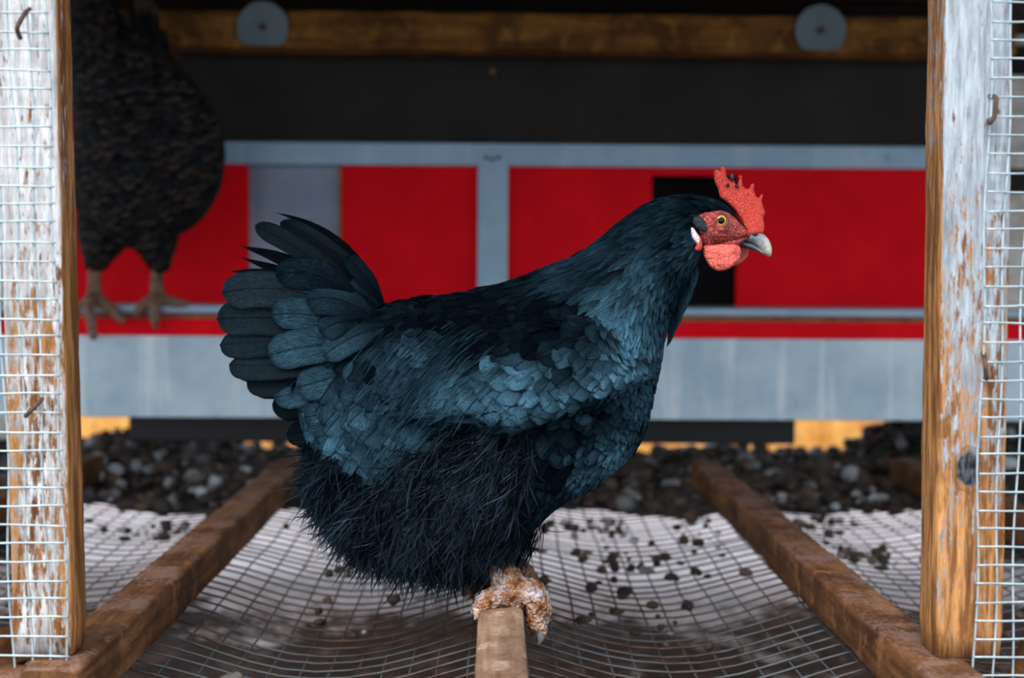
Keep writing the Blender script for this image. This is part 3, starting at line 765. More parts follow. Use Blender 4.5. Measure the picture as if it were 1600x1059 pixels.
# sample points over surface
def surf_samples(meshes, n):
    out = []; tris = []; ar = []
    for mi, me in enumerate(meshes):
        me.calc_loop_triangles()
        for lt in me.loop_triangles:
            a, b, c = (me.vertices[i].co for i in lt.vertices); A = lt.area
            if A > 1e-9: tris.append((mi, a, b, c, lt.normal.copy())); ar.append(A)
    ar = np.array(ar); ar /= ar.sum(); idx = np.random.choice(len(tris), n, p=ar)
    for i in idx:
        mi, a, b, c, nn = tris[i]; r1 = math.sqrt(random.random()); r2_ = random.random()
        out.append((mi, a*(1-r1)+b*(r1*(1-r2_))+c*(r1*r2_), nn))
    return out
coat = Coat(); fluffs = Tubes(); sc0 = D0/FPX
fl_pts = []
near_idx = []
grid = {}
def too_close(p, r):
    k = (int(p.x/.02), int(p.y/.02), int(p.z/.02))
    for a in (-1, 0, 1):
        for b in (-1, 0, 1):
            for c in (-1, 0, 1):
                for q, rq in grid.get((k[0]+a, k[1]+b, k[2]+c), ()):
                    if (q-p).length < r: return True
    grid.setdefault(k, []).append((p, r)); return False
for mi, p, nn in surf_samples([body_me, wing_me, wing_me2], 42000):
    near = p.y < D0
    pm = p if near else Vector((p.x, 2*D0-p.y, p.z))
    nm = nn if near else Vector((nn.x, -nn.y, nn.z))
    # outward normal
    if mi == 0:
        h = BV.find_nearest(p)
    if mi > 0:
        if nm.y > 0: nm = -nm
    px, py = proj(pm)
    if inpoly(px, py, FACE): continue
    if px > 1152 and py > 335: continue
    if px > 1135 and py > 380: continue
    if mi == 0 and inpoly(px, py, WING) and segdist(px, py, WING) > 12 and nm.y < -.3: continue
    dx, dy, L, W, kf, hk, ti = field(px, py)
    if mi > 0: W *= 1.2
    sp = W*sc0*(.44 if kf < .5 else .62)*(1.0 if near else 1.5)
    if px > 1100: sp *= .8
    if too_close(p, sp): continue
    L *= sc0*random.uniform(.85, 1.15); Wm = W*sc0*random.uniform(.9, 1.15)*(1.0 if near else 1.4)
    jit = random.gauss(0, .10 if kf < .5 else .35)
    dr = Vector((dx*math.cos(jit)-dy*math.sin(jit), 0, -(dx*math.sin(jit)+dy*math.cos(jit))))
    if mi == 0 and nm.x < -.55 and px < 640 and kf > .4: dr += Vector((-.5, 0, -.5))
    n_ = nm if near else Vector((nm.x, -nm.y, nm.z))
    back = p
    hmul = 1.0
    h1 = (.0026 if hk > .5 else .0034)*(W/22)**.5
    if kf > .5: h1 = random.uniform(.004, .010)
    if px > 1085: h1 = .0018
    r = spine_on(BV, p-dr.normalized()*0, n_, dr, L, .0002, h1)
    if r is None: continue
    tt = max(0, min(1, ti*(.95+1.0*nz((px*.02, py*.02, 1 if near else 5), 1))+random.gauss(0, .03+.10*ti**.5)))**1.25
    rl = random.gauss(0, .16); td = (r[0][-1]-r[0][0]).normalized(); Rm = Matrix.Rotation(rl, 3, td); r = (r[0], [Rm @ q for q in r[1]])
    prof = prof_point if hk > .45 else prof_round
    if kf > .5:
        coat.add(r[0], r[1], Wm*.75, prof_point, tt*.6, .10, 5, fray=.3)
        fl_pts.append((p, n_, dr.normalized(), L, px, py))
    else:
        coat.add(r[0], r[1], Wm*(1.25 if hk < .45 else 1.1), prof, tt, .10, 5, fray=.05 if hk < .5 else .02)
    coat.items[-1] = coat.items[-1]+((near, W, kf, px, py, p),)
print('feathers', len(coat.items))
near_big = sorted([i for i, it in enumerate(coat.items) if it[6][0] and it[6][2] < .5 and it[6][5].y < D0-.02], key=lambda i: -coat.items[i][5])[:290]
NBIG = set(near_big)
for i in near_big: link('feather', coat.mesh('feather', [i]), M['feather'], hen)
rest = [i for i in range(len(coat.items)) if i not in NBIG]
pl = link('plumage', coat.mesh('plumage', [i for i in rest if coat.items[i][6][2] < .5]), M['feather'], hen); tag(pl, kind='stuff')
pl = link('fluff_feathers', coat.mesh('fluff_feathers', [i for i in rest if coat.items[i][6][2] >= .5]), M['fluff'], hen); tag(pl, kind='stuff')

# down strands on the belly and under the tail
def strands(src, per, name, mat, parent, lmul=1.0, wmul=1.0, lf=(.05, .5), sp_=1.0, tb_=0.0):
    V = []; F = []; A = []; T = []
    for (p, n_, dr, L, px, py) in src:
        for _ in range(per):
            d = (dr+Vector((random.gauss(0, .35), random.gauss(0, .25), random.gauss(0, .3)))*sp_).normalized()
            d = d-n_*d.dot(n_)*.7
            if d.length < .1: continue
            d.normalize(); l = L*random.uniform(.6, 1.25)*lmul; wv = random.uniform(.0002, .0008)*wmul
            s = d.cross(n_).normalized(); lift = random.uniform(*lf); curl = random.uniform(-.35, .35)*sp_; rr = random.random(); tt = max(0, min(1, tb_+random.random()**2*.9+.8*max(-.5, nz((px*.018, py*.018, 2), 1))))
            p0 = p+n_*(.002 if sp_ > .9 else .0035)+Vector((random.gauss(0, .004), random.gauss(0, .004), random.gauss(0, .004)))
            b = len(V)
            for k in range(6):
                v = k/5; q = p0+d*(l*v)+n_*(l*lift*v*(1-.55*v))+s*(curl*l*v*v)+Vector((0, 0, -.15*l*v*v))
                wd = wv*(1-v)**.7+.00008
                V += [q-s*wd, q+s*wd+n_*wd*.5]; A += [(-.5, v, rr), (.5, v, rr)]; T += [tt, tt]
                if k: F.append((b+2*k-2, b+2*k-1, b+2*k+1, b+2*k))
    me = bpy.data.meshes.new(name); me.from_pydata([tuple(q) for q in V], [], F)
    at = me.attributes.new('fuv', 'FLOAT_VECTOR', 'POINT'); at.data.foreach_set('vector', np.array(A, dtype=np.float32).ravel())
    at = me.attributes.new('tint', 'FLOAT', 'POINT'); at.data.foreach_set('value', np.array(T, dtype=np.float32))
    return link(name, me, mat, parent)
st = strands(fl_pts, 26, 'down', M['fluff'], hen, tb_=.08); tag(st, kind='stuff')
rear = [q for q in fl_pts if q[4] < 700 or q[5] > 800]
st = strands(rear, 2, 'down_wisps', M['fluff'], hen, 1.5, 2.0, tb_=.25); tag(st, kind='stuff')

cpts = [(it[6][5], (it[1] and it[0][2*it[3]+it[3]//2]-it[0][it[3]//2]).normalized(), it) for it in coat.items if it[6][2] < .5 and it[6][0]]
src = []
for p, dr_, it in cpts:
    hb = BV.find_nearest(p)
    nn_ = hb[1] if hb[1] is not None else Vector((0, -1, 0))
    if nn_.dot(p-Vector((p.x, D0, p.z-.02))) < 0: nn_ = -nn_
    src.append((p, nn_, dr_, it[6][1]*sc0*1.9, it[6][3], it[6][4]))
reg = [q for q in src if (q[4] < 770 and q[5] > 520 and q[4] > 590)]
st = strands(reg, 3, 'loose_barbs', M['feather'], hen, .8, .6, (.0, .04), .3, .75); tag(st, kind='stuff')
# explicit large feathers ------------------------------------------------
def big(c, root, ctl, tip, wid, off, tint, prof=prof_long, nv=15, camber=.10, spread=.0, fray=.03):
    vr = [1-(1-k/(nv-1))**1.7 for k in range(nv)]
    pts = []; nr = []
    for v in vr:
        a = (1-v)**2; b = 2*v*(1-v); cc_ = v*v
        x = a*root[0]+b*ctl[0]+cc_*tip[0]; y = a*root[1]+b*ctl[1]+cc_*tip[1]
        pts.append(P(x, y, D0+off+spread*v)); nr.append(Vector((0, -1 if off < .5 else 1, .0)))
    tz = random.uniform(-.8, .5)
    nr = [Vector((0.15*tz, -1, .45+tz*.6)).normalized() for _ in nr]
    c.add(pts, nr, wid*sc0, prof, tint, camber, 7, fray=fray, vr=vr)
TL = [((592, 470), (545, 360), (431, 332), 20, .012, .05, prof_point), ((592, 478), (535, 382), (438, 346), 32, .004, .15, prof_long), ((580, 485), (505, 400), (398, 352), 32, -.002, .25, prof_long),
      ((570, 490), (480, 405), (376, 384), 30, .003, .05, prof_point), ((570, 495), (480, 432), (378, 402), 28, .006, .05, prof_point), ((565, 500), (460, 425), (360, 424), 32, .001, .1, prof_point),
      ((580, 500), (455, 430), (346, 458), 58, -.010, .5, prof_long), ((575, 510), (440, 490), (338, 498), 54, -.007, .4, prof_long), ((575, 525), (440, 530), (343, 538), 50, -.004, .4, prof_long),
      ((575, 540), (450, 580), (358, 568), 48, -.009, .45, prof_long), ((580, 560), (480, 605), (385, 596), 46, -.005, .3, prof_long), ((585, 570), (500, 640), (425, 632), 44, .0, .15, prof_long),
      ((590, 590), (520, 680), (447, 676), 42, .005, .1, prof_long), ((600, 610), (540, 710), (470, 705), 34, .009, .05, prof_long)]
random.seed(3)
tc_ = Coat()
for r, ct, tp, wd, of, ti, pf in TL: big(tc_, r, ct, tp, wd, of-.004, ti, pf)
ntl = len(tc_.items)
for r, ct, tp, wd, of, ti, pf in TL[1:]: big(tc_, (r[0], r[1]+3), (ct[0]+4, ct[1]+4), (tp[0]+9, tp[1]+4), wd, .030-of*.8, ti*.5, pf, spread=.01)
for i in range(len(tc_.items)): link('tail_feather', tc_.mesh('tail_feather', [i]), M['tailfeather'], hen)
cv = Coat()
CV = [((560, 478), (500, 405), (431, 432), 46, -.015, .12), ((590, 505), (535, 450), (478, 470), 48, -.020, .25), ((575, 520), (490, 480), (424, 492), 44, -.020, .6), ((580, 540), (490, 530), (419, 556), 52, -.022, .7),
      ((600, 510), (550, 520), (505, 556), 40, -.030, .6), ((575, 570), (500, 612), (428, 620), 40, -.014, .75), ((600, 565), (535, 585), (462, 606), 48, -.022, .6), ((610, 590), (550, 640), (474, 652), 48, -.020, .55),
      ((620, 610), (570, 665), (490, 684), 46, -.022, .55), ((640, 640), (590, 690), (520, 706), 46, -.026, .6), ((560, 500), (520, 500), (500, 520), 40, -.026, .3), ((620, 540), (580, 570), (540, 600), 44, -.034, .65),
      ((600, 490), (560, 500), (530, 510), 30, -.02, .15), ((590, 480), (555, 440), (515, 455), 40, -.010, .2), ((598, 476), (575, 435), (542, 400), 26, -.008, .1)]
for r, ct, tp, wd, of, ti in CV: big(cv, r, ct, tp, wd*1.12, of, ti*.55, prof_covert, 13, .10)
for i in range(len(cv.items)): link('tail_covert', cv.mesh('tail_covert', [i]), M['feather'], hen)
# flight feathers showing below and behind the wing coverts
for k in range(15):
    x = 1094-k*2.6; y = 405+k*6
    big(cv, (x-12, y), (x-2, y+26), (x-9-random.random()*9, y+46+random.random()*8), 13, -.012+random.random()*.02, .25+random.random()*.3, prof_point, 10, .12)
for i in range(len(cv.items)-15, len(cv.items)): link('hackle_feather', cv.mesh('hackle_feather', [i]), M['feather'], hen)
ff = Coat()
for (r, tp, wd, ti, h) in (((800, 622), (606, 622), 26, .6, .004), ((800, 632), (612, 642), 26, .4, .003), ((820, 642), (655, 655), 26, .7, .002), ((840, 650), (700, 660), 24, .6, .002), ((860, 655), (745, 668), 24, .5, .002), ((720, 555), (625, 570), 26, .9, .003)):
    hit = castpx(r[0], r[1], BV); hr = castpx(tp[0]+4, tp[1]-4, BV)
    vr = [k/11 for k in range(12)]; pts = []; nr = []
    for v in vr:
        x = r[0]+(tp[0]-r[0])*v; y = r[1]+(tp[1]-r[1])*v
        hh = castpx(x, y, BV)
        q = hh[0] if hh[0] else P(x, y, D0-.05)
        yy = hit[0].y*(1-v)+hr[0].y*v - .003
        pts.append(P(x, y, q.y+.0005-h*.3)); nr.append(Vector((0, -1, .25)).normalized())
    ff.add(pts, nr, wd*sc0, prof_point if ti > .5 else prof_long, ti, .10, 7, fray=.06, vr=vr)
for i in range(len(ff.items)): link('flight_feather', ff.mesh('flight_feather', [i]), M['feather'], hen)

# ---- head
n = NB('red_face_skin'); a = n.noise(n.coord(), 420, 5, .7); b = n.vor(n.coord((1, 1, 1.8)), 900); c_ = n.noise(n.coord((1, 1, 2.2)), 150, 4, .6, 1.0)
col = n.ramp(a, [(.36, (.10, .015, .018)), (.48, (.40, .05, .045)), (.64, (.75, .19, .15))]); col = n.mix(n.ramp(c_, [(.48, 0.0), (.6, .75)]), col, (.09, .02, .025))
M['face'] = n.fin(col, .5, spec=.4); n.b.inputs['Subsurface Weight'].default_value = .1; n.b.inputs['Subsurface Radius'].default_value = (.003, .001, .0005); n.bump(n.math('ADD', c_, a), .9, .0012)
def fleshy(name, c1, c2, c3, sc=700):
    n = NB(name); a = n.noise(n.coord(), sc, 4, .7); b = n.vor(n.coord(), sc*1.4)
    col = n.ramp(a, [(.33, c1), (.5, c2), (.68, c3)])
    n.bump(n.math('SUBTRACT', a, b), .7, .0009)
    n.b.inputs['Subsurface Weight'].default_value = .15; n.b.inputs['Subsurface Radius'].default_value = (.004, .001, .0006); n.b.inputs['Subsurface Scale'].default_value = 1.0
    return n.fin(col, .42, spec=.45)
n = NB('ear_feathers'); q = n.noise(n.coord((1, 1, .4)), 700, 3); M['ear'] = n.fin(n.ramp(q, [(.35, (.004, .006, .008)), (.65, (.03, .04, .05))]), .6, spec=.2)
M['comb'] = fleshy('comb_skin', (.34, .015, .010), (.55, .040, .026), (.70, .11, .08))
M['wattle'] = fleshy('wattle_skin', (.46, .05, .035), (.66, .11, .085), (.80, .24, .20), 500)
M['lobe'] = fleshy('white_earlobe', (.60, .30, .32), (.80, .68, .72), (.90, .85, .90), 500)
n = NB('beak_horn'); sp = n.N.new('ShaderNodeSeparateXYZ'); n.l(n.coord(), sp.inputs[0])
x0 = P(1150, 370, D0).x; x1 = P(1202, 390, D0).x
mr = n.N.new('ShaderNodeMapRange'); n.l(sp.outputs['X'], mr.inputs[0]); mr.inputs[1].default_value = x0; mr.inputs[2].default_value = x1
nn_ = n.noise(n.coord(), 260, 4); fct = n.math('ADD', mr.outputs[0], n.math('MULTIPLY', n.math('SUBTRACT', nn_, .5), .5))
M['beak'] = n.fin(n.ramp(fct, [(.2, (.05, .055, .065)), (.5, (.11, .13, .16)), (.72, (.26, .29, .31)), (.9, (.52, .49, .42))]), .38, spec=.5); n.bump(nn_, .3, .0005)

def face_patch(side):
    pl_ = catmull(FACE, 3, True); res = 1.7; pts = [Vector(p) for p in pl_]; ins = []
    for y in np.arange(326, 388, res*.87):
        for x in np.arange(1088, 1176, res):
            if inpoly(x, y, pl_) and segdist(x, y, pl_) > .8: ins.append(Vector((x, y)))
    r = geometry.delaunay_2d_cdt(pts+ins, [], [list(range(len(pts)))], 1, 1e-4)
    V = []
    for q in r[0]:
        h = castpx(q.x, q.y, BV0); p = h[0].copy() if h[0] else P(q.x, q.y, D0-.008)
        ds = min(1, segdist(q.x, q.y, pl_)/4)
        e = math.hypot(q.x-1126, q.y-345)
        sock = -.0012*math.exp(-(e/9)**2)+.0016*math.exp(-((e-14)/4)**2)
        ch = .0014*math.exp(-((q.x-1115)/14)**2-((q.y-368)/8)**2)
        wr = .0011*abs(nz((q.x*.12, q.y*.34, 0), 1))+.0007*nz((q.x*.4, q.y*.5, 0), 1)
        p.y -= -.001+ds*.004+sock+ch+wr
        if side: p.y = 2*D0-p.y
        V.append(p)
    fs = [tuple(f) for f in r[2]]
    return from_py('face', V, fs, M['face'], hen)
face_patch(0); face_patch(1)
COMB = zc([(905, 580), (914, 520), (905, 470), (920, 437), (910, 400), (895, 350), (904, 303), (888, 300), (865, 325), (845, 290), (836, 262), (842, 238), (834, 222), (818, 222), (808, 240), (798, 256), (774, 252), (758, 235), (750, 200), (752, 172), (744, 158), (730, 158), (722, 172), (725, 200), (712, 228), (698, 212), (690, 190), (690, 158), (676, 150), (662, 160), (660, 188), (646, 182), (634, 150), (626, 112), (618, 97), (600, 95), (592, 112), (590, 128), (575, 118), (548, 122), (543, 160), (553, 215), (575, 262), (590, 320), (640, 360), (690, 410), (720, 450), (750, 500), (765, 550), (800, 600), (860, 600)])
comb = inflate(COMB, D0-.001, .0034, 7, 1.6, 3, 'comb', M['comb'], hen, .0012, 4.0, twist=lambda x, y: .0025*math.sin((y-260)/26))
for (zx, zy) in ((676, 172), (645, 230), (712, 238)):
    t = Tubes(); t.ball(P(1000+zx*.2125, 240+zy*.2125, D0-.0035), .0016 if zy > 200 else .0021, (1, 1, 1.7 if zy < 200 else 1)); o = t.build('comb_scab', M['blackbar'], hen)
WAT = [(465, 700), (472, 676), (560, 668), (640, 664), (705, 668), (738, 690), (742, 740), (722, 790), (682, 830), (630, 856), (570, 862), (520, 835), (485, 785), (466, 735)]
inflate(zc(WAT), D0-.016, .0036, 14, 2.0, 3, 'wattle', M['wattle'], hen, .0012, 1.2, twist=lambda x, y: -.004*math.exp(-((x-1145)/8)**2)+.0018*math.sin((x-1100)/6))
inflate(zc([(700, 680), (785, 690), (795, 735), (775, 775), (735, 810), (690, 825), (640, 800), (640, 720)]), D0+.012, .0034, 14, 2.2, 3, 'wattle', M['wattle'], hen, .001, 1.2)
hl = castpx(1090, 375, BV)[0]
DE = hl.y
inflate(zc([(372, 575), (376, 545), (395, 548), (425, 590), (442, 625), (438, 660), (420, 665), (398, 640), (380, 612)]), DE-.004, .0028, 7, 1.6, 3, 'earlobe', M['lobe'], hen, .0006, 2)
tag(inflate(zc([(430, 600), (452, 622), (460, 680), (446, 712), (420, 716), (402, 702), (412, 670), (428, 650)]), DE-.003, .0026, 6, 1.6, 3, 'earlobe', M['comb'], hen, .0006, 2), 'red lower earlobe')
inflate(zc([(386, 490), (396, 464), (440, 462), (474, 490), (494, 540), (488, 572), (455, 572), (420, 552), (394, 522)]), DE-.005, .0030, 9, 1.6, 3, 'ear_tuft', M['ear'], hen, .0004, 2)
# ear tuft texture attrs absent -> plain dark feather
UB = zc([(770, 610), (795, 578), (830, 562), (870, 570), (905, 588), (940, 622), (962, 665), (970, 712), (962, 752), (938, 757), (905, 735), (870, 700), (830, 672), (770, 650), (700, 636), (668, 640), (700, 624)])
up_ = inflate(UB, D0, .0066, 12, 1.6, 3, 'upper_beak', M['beak'], hen, .0004, 2)
LB = zc([(740, 640), (790, 652), (845, 672), (890, 710), (912, 742), (860, 722), (810, 705), (760, 692), (730, 680)])
inflate(LB, D0, .0064, 9, 1.6, 3, 'lower_beak', M['beak'], hen, .0003, 2)
t = Tubes(); t.ball(P(1000+845*.2125, 240+592*.2125, D0-.0070), .0016, (1.6, .8, .7)); t.build('nostril', M['blackbar'], up_)
# eye
he = castpx(1126, 345, BV0)[0]
EY = P(1126.5, 344.5, he.y+.0012-.004); EY.y = he.y+.0005
n = NB('hen_eye'); vd = n.N.new('ShaderNodeVectorMath'); vd.operation = 'DISTANCE'; mp = n.coord((1, 0, 1)); n.l(mp, vd.inputs[0]); vd.inputs[1].default_value = (EY.x-.01, 0, EY.z-BT)
RE = .0060
def eye(side):
    c = EY.copy()
    if side: c.y = 2*D0-c.y
    sg = -1 if not side else 1
    V = []; F = []; N1, N2 = 16, 32
    for i in range(N1+1):
        th = (math.pi*.5)*i/N1
        for k in range(N2):
            ph = 2*math.pi*k/N2
            V.append((c.x+RE*math.sin(th)*math.cos(ph), c.y+sg*RE*.75*math.cos(th), c.z+RE*math.sin(th)*math.sin(ph)))
    for i in range(N1):
        for k in range(N2):
            k2 = (k+1) % N2; F.append((i*N2+k, (i+1)*N2+k, (i+1)*N2+k2, i*N2+k2))
    me = fixed_mesh('eye', V, F); e = link('eye', me, None, hen)
    me.materials.append(M['iris']); me.materials.append(M['pupil']); me.materials.append(M['eyerim'])
    for p in me.polygons:
        r = math.hypot(p.center.x-c.x, p.center.z-c.z)/RE
        p.material_index = 1 if r < .46 else (0 if r < .78 else 2)
    t = Tubes(); ring = []
    for k in range(29):
        an = 2*math.pi*k/28
        ring.append((c.x+.0058*math.cos(an), c.y+sg*(.0030-.0004*math.sin(an*2)), c.z+.0056*math.sin(an)))
    t.add(ring, .0011, 7, False); t.build('eyelid', M['lid'], e)
    t = Tubes(); ring = [(c.x+.0078*math.cos(2*math.pi*k/28), c.y+sg*.0022, c.z+.0070*math.sin(2*math.pi*k/28)) for k in range(29)]
    t.add(ring, .0012, 7, False); t.build('eyelid', M['face'], e)
n2 = NB('amber_iris'); M['iris'] = n2.fin(n2.ramp(n2.noise(n2.coord(), 900), [(.35, (.50, .18, .01)), (.65, (.80, .36, .03))]), .15, spec=.4)
M['pupil'] = NB('black_pupil').fin((.002, .002, .003), .10, spec=.25)
M['eyerim'] = NB('dark_eye_rim').fin((.03, .015, .012), .3)
M['lid'] = NB('eyelid_skin').fin((.07, .04, .05), .5)
eye(0); eye(1)

# ---- legs and feet
n = NB('scaly_leg'); a = n.noise(n.coord(), 55, 8, .7); b = n.vor(n.coord(), 330)
col = n.ramp(a, [(.38, (.09, .032, .014)), (.46, (.30, .13, .05)), (.53, (.34, .25, .22)), (.62, (.50, .46, .50))])
col = n.mix(n.ramp(b, [(.55, 0.0), (.8, .6)]), col, (.10, .05, .04))
M['leg'] = n.fin(col, .75, spec=.2); n.bump(n.math('SUBTRACT', a, b), 1.0, .003)
n = NB('dark_scaly_leg'); a = n.noise(n.coord(), 110, 5, .7); b = n.vor(n.coord(), 240)
M['leg2'] = n.fin(n.mix(n.ramp(b, [(.5, 0.0), (.8, .6)]), n.ramp(a, [(.35, (.09, .035, .018)), (.55, (.24, .12, .07)), (.7, (.16, .17, .19))]), (.04, .02, .015)), .7, spec=.3); n.bump(n.math('SUBTRACT', a, b), 1.0, .003)
M['claw'] = NB('claw_horn').fin((.16, .17, .19), .3)
M['clawp'] = NB('pale_claw_horn').fin((.50, .38, .30), .35)
def remeshed(tb, name, mat, parent, vox=.0012, amp=.0015, freq=210, seed=0):
    me = bpy.data.meshes.new(name); me.from_pydata([tuple(v) for v in tb.v], [], tb.f)
    bm = bmesh.new(); bm.from_mesh(me); bmesh.ops.remove_doubles(bm, verts=bm.verts, dist=1e-6); bmesh.ops.recalc_face_normals(bm, faces=bm.faces); bm.to_mesh(me); bm.free()
    o = bpy.data.objects.new('tmp', me); C.objects.link(o)
    md = o.modifiers.new('r', 'REMESH'); md.mode = 'VOXEL'; md.voxel_size = vox; md.use_smooth_shade = True
    dg = bpy.context.evaluated_depsgraph_get(); dg.update(); me2 = bpy.data.meshes.new_from_object(o.evaluated_get(dg)); me2.name = name
    bpy.data.objects.remove(o)
    bm = bmesh.new(); bm.from_mesh(me2); bm.normal_update()
    for v in bm.verts:
        f, _ = noise.voronoi(Vector(v.co)*freq+Vector((seed, 0, 0)), distance_metric='DISTANCE')
        v.co += v.normal*(amp*(.9-f[0]*1.8)+amp*.5*noise.noise(Vector(v.co)*freq*1.7))
    bm.to_mesh(me2); bm.free()
    me2.materials.clear()
    return link(name, me2, mat, parent)
def limb(t, pts, rs):
    c = catmull([tuple(p)+(r,) for p, r in zip(pts, rs)], 5); t.add([q[:3] for q in c], [q[3] for q in c], 10)
    t.ball(c[0][:3], c[0][3]*.98); t.ball(c[-1][:3], c[-1][3]*.98)
def foot(dc, shift, mat, name, px0):
    """dc: depth of the foot on the perch; px0: shift in pixels"""
    t = Tubes(); s = dc/1.02
    def Q(x, y, dd=0): return P(px0+x, y, dc+dd)
    top = shift
    limb(t, [Q(765, 840+top, .012), Q(778, 885+top, .006), Q(796, 912+top, 0), Q(806, 928+top, 0)], [.0105, .0115, .0135, .0135])
    limb(t, [Q(806, 926+top, 0), Q(826, 926+top, -.006), Q(838, 944+top, -.012), Q(838, 968+top, -.014), Q(845, 982+top, -.015)], [.0125, .0105, .0085, .0075, .0065])
    limb(t, [Q(806, 926+top, 0), Q(832, 922+top, .012), Q(846, 945+top, .014), Q(848, 966+top, .014)], [.012, .010, .008, .007])
    limb(t, [Q(804, 926+top, 0), Q(828, 930+top, .002), Q(838, 955+top, .0), Q(836, 980+top, .0)], [.012, .010, .008, .007])
    limb(t, [Q(800, 928+top, 0), Q(775, 932+top, -.006), Q(758, 940+top, -.008), Q(747, 954+top, -.008)], [.0115, .0095, .0080, .0062])
    lg = remeshed(t, name, mat, hen, seed=dc*50)
    for (x, y, dd, x2, y2, m) in ((845, 984, -.017, 841, 1008, 'claw'), (848, 968, .014, 846, 986, 'claw'), (836, 982, 0, 832, 999, 'claw'), (746, 954, -.010, 741, 968, 'clawp')):
        t = Tubes(); c = catmull([tuple(Q(x, y+top-5, dd))+(.0044,), tuple(Q((x+x2)/2+2, (y+y2)/2+top, dd))+(.0032,), tuple(Q(x2, y2+top, dd))+(.0004,)], 4)
        t.add([q[:3] for q in c], [q[3] for q in c], 8); t.build('claw', M[m], lg)
foot(1.02, 0, M['leg'], 'leg', 0)
foot(1.088, -30, M['leg2'], 'leg', -16)

# ------------------------------------------------------------------ the speckled hen behind
random.seed(21)
D2 = 1.985
hz = Z(480, DL)
h2 = empty('hen', (P(200, 480, D2).x, D2-.03, hz)); tag(h2, 'dark speckled hen standing on the ledge behind the left post', 'hen')
S2 = [(384, 205, 28, 26), (372, 210, 52, 50), (340, 220, 90, 76), (290, 226, 113, 92), (230, 228, 117, 92), (180, 220, 112, 88), (135, 205, 98, 80), (95, 185, 82, 70), (60, 168, 60, 56), (30, 150, 42, 42), (5, 138, 34, 34), (-15, 128, 27, 26), (-28, 124, 12, 12)]
V = []; F = []; S2i = catmull(S2, 5); NR = 36
for (py, cx, hw, hd) in S2i:
    lean = -.00012*(400-py)
    c = P(cx, py, D2-.055+lean)
    for k in range(NR):
        an = 2*math.pi*k/NR
        V.append(c+Vector((hw*D2/FPX*math.cos(an)*.97, hd*D2/FPX*math.sin(an)*.7, 0)))
for i in range(len(S2i)-1):
    for k in range(NR):
        k2 = (k+1) % NR; F.append((i*NR+k, (i+1)*NR+k, (i+1)*NR+k2, i*NR+k2))
F.append(tuple(range(NR))); F.append(tuple((len(S2i)-1)*NR+k for k in range(NR)))
me = fixed_mesh('body', V, F); link('body', me, M['skinbody'], h2)
tt_ = []
for x0_, x1_ in ((168, 152), (236, 247)):
    t = Tubes(); c = catmull([tuple(P(x0_, 330, D2-.055))+(.042,), tuple(P((x0_+x1_)/2, 370, D2-.06))+(.034,), tuple(P(x1_, 402, D2-.055))+(.019,), tuple(P(x1_, 418, D2-.052))+(.011,)], 4)
    t.add([q[:3] for q in c], [q[3] for q in c], 14); tm = fixed_mesh('thigh', t.v, t.f); tt_.append(tm); link('thigh', tm, M['skinbody'], h2)
B2 = bvh_of([me]+tt_); c2 = Coat(); grid.clear()
for mi, p, nn in surf_samples([me]+tt_, 11000):
    px, py = proj(p)
    W = 15 if py > 80 else 10
    if too_close(p, W*D2/FPX*.62): continue
    dr = Vector((.35*(1 if px > 180 else .3), .1, -1))
    r = spine_on(B2, p, nn, dr, 30*D2/FPX, .0003, .0045)
    if r: c2.add(r[0], r[1], W*1.5*D2/FPX, prof_round, random.random()*.8, .1, 5, fray=.08)
pl = link('plumage', c2.mesh('plumage', range(len(c2.items))), M['feather2'], h2); tag(pl, kind='stuff')
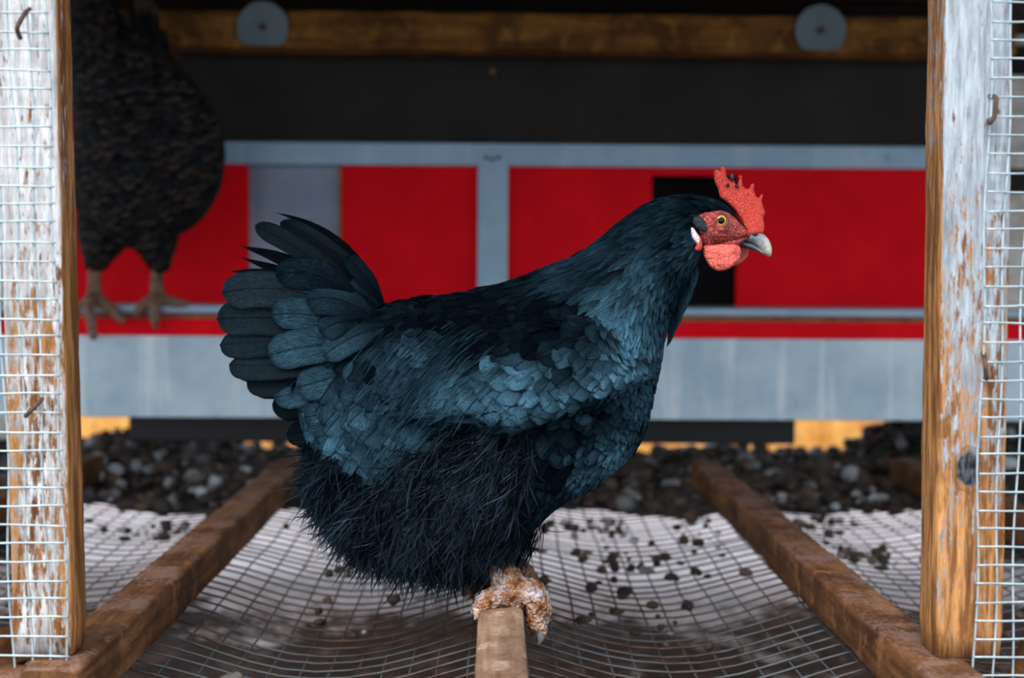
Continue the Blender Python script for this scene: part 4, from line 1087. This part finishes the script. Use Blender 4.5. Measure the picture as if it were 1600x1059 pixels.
# tail and wing tip of the second hen
c2 = Coat()
def big2(root, ctl, tip, wid, dep, prof=prof_long):
    vr = [k/10 for k in range(11)]; pts = []
    for v in vr:
        a = (1-v)**2; b = 2*v*(1-v); cc_ = v*v
        pts.append(P(a*root[0]+b*ctl[0]+cc_*tip[0], a*root[1]+b*ctl[1]+cc_*tip[1], dep))
    c2.add(pts, [Vector((.1, -1, .1)).normalized()]*11, wid*D2/FPX, prof, .3, .1, 5, vr=vr)
for a in (((235, 140), (225, 60), (205, -10), 26, D2-.03), ((240, 140), (232, 60), (218, -20), 26, D2-.04), ((245, 150), (240, 60), (232, -5), 24, D2-.035), ((255, 150), (258, 100), (246, 40), 26, D2-.03), ((270, 170), (280, 120), (262, 80), 26, D2-.03), ((240, 150), (222, 60), (212, -12), 26, D2-.02), ((275, 190), (300, 150), (285, 120), 30, D2-.035)):
    big2(*a)
for i in range(len(c2.items)): link('tail_feather', c2.mesh('tail_feather', [i]), M['feather2'], h2)
# head of second hen (mostly hidden by the post)
inflate([(110, 52), (118, 30), (112, 5), (100, -14), (92, -4), (84, -14), (78, 2), (70, -2), (72, 20), (86, 40)], D2-.085, .004, 9, 4, 3, 'comb', M['comb'], h2)
inflate([(128, 66), (130, 40), (112, 28), (92, 34), (84, 48), (98, 62), (112, 70)], D2-.09, .014, 18, 4, 3, 'face', M['face'], h2)
inflate([(96, 44), (80, 44), (64, 56), (60, 64), (80, 62), (96, 60)], D2-.09, .008, 9, 4, 3, 'beak', M['beak'], h2)
inflate([(98, 64), (114, 66), (116, 84), (106, 94), (96, 84)], D2-.10, .004, 8, 4, 3, 'wattle', M['wattle'], h2)
# feathered thighs and feet
def foot2(px, dd, toes, k):
    t = Tubes()
    def Q(x, y, e=0): return P(x, y, D2-.045+dd+e)
    foot_y = 470
    limb(t, [Q(px+5, 360), Q(px+2, 400), Q(px-1, 440), Q(px, 466)], [.017, .011, .010, .013])
    for (x1, y1, e1, x2, y2, e2) in toes: limb(t, [Q(px, 464), Q(px+x1, y1, e1), Q(px+x2, y2, e2)], [.011, .009, .006])
    remeshed(t, 'leg', M['leg2'] if k else M['leg2b'], h2, .003, .0015, 110, k)
n = NB('orange_scaly_leg'); a = n.noise(n.coord(), 60, 4, .7)
M['leg2b'] = n.fin(n.ramp(a, [(.35, (.05, .035, .03)), (.5, (.22, .11, .05)), (.65, (.12, .12, .13))]), .7)
M['leg2'] = M['leg2b']
foot2(148, -.01, [(-8, 478, -.03, -2, 526, -.035), (20, 478, -.02, 42, 500, -.03), (-16, 476, 0, -28, 486, 0)], 0)
foot2(246, .0, [(-4, 478, -.03, -4, 508, -.035), (26, 474, -.01, 48, 476, -.01), (-20, 476, -.02, -34, 490, -.028)], 1)
print('done')
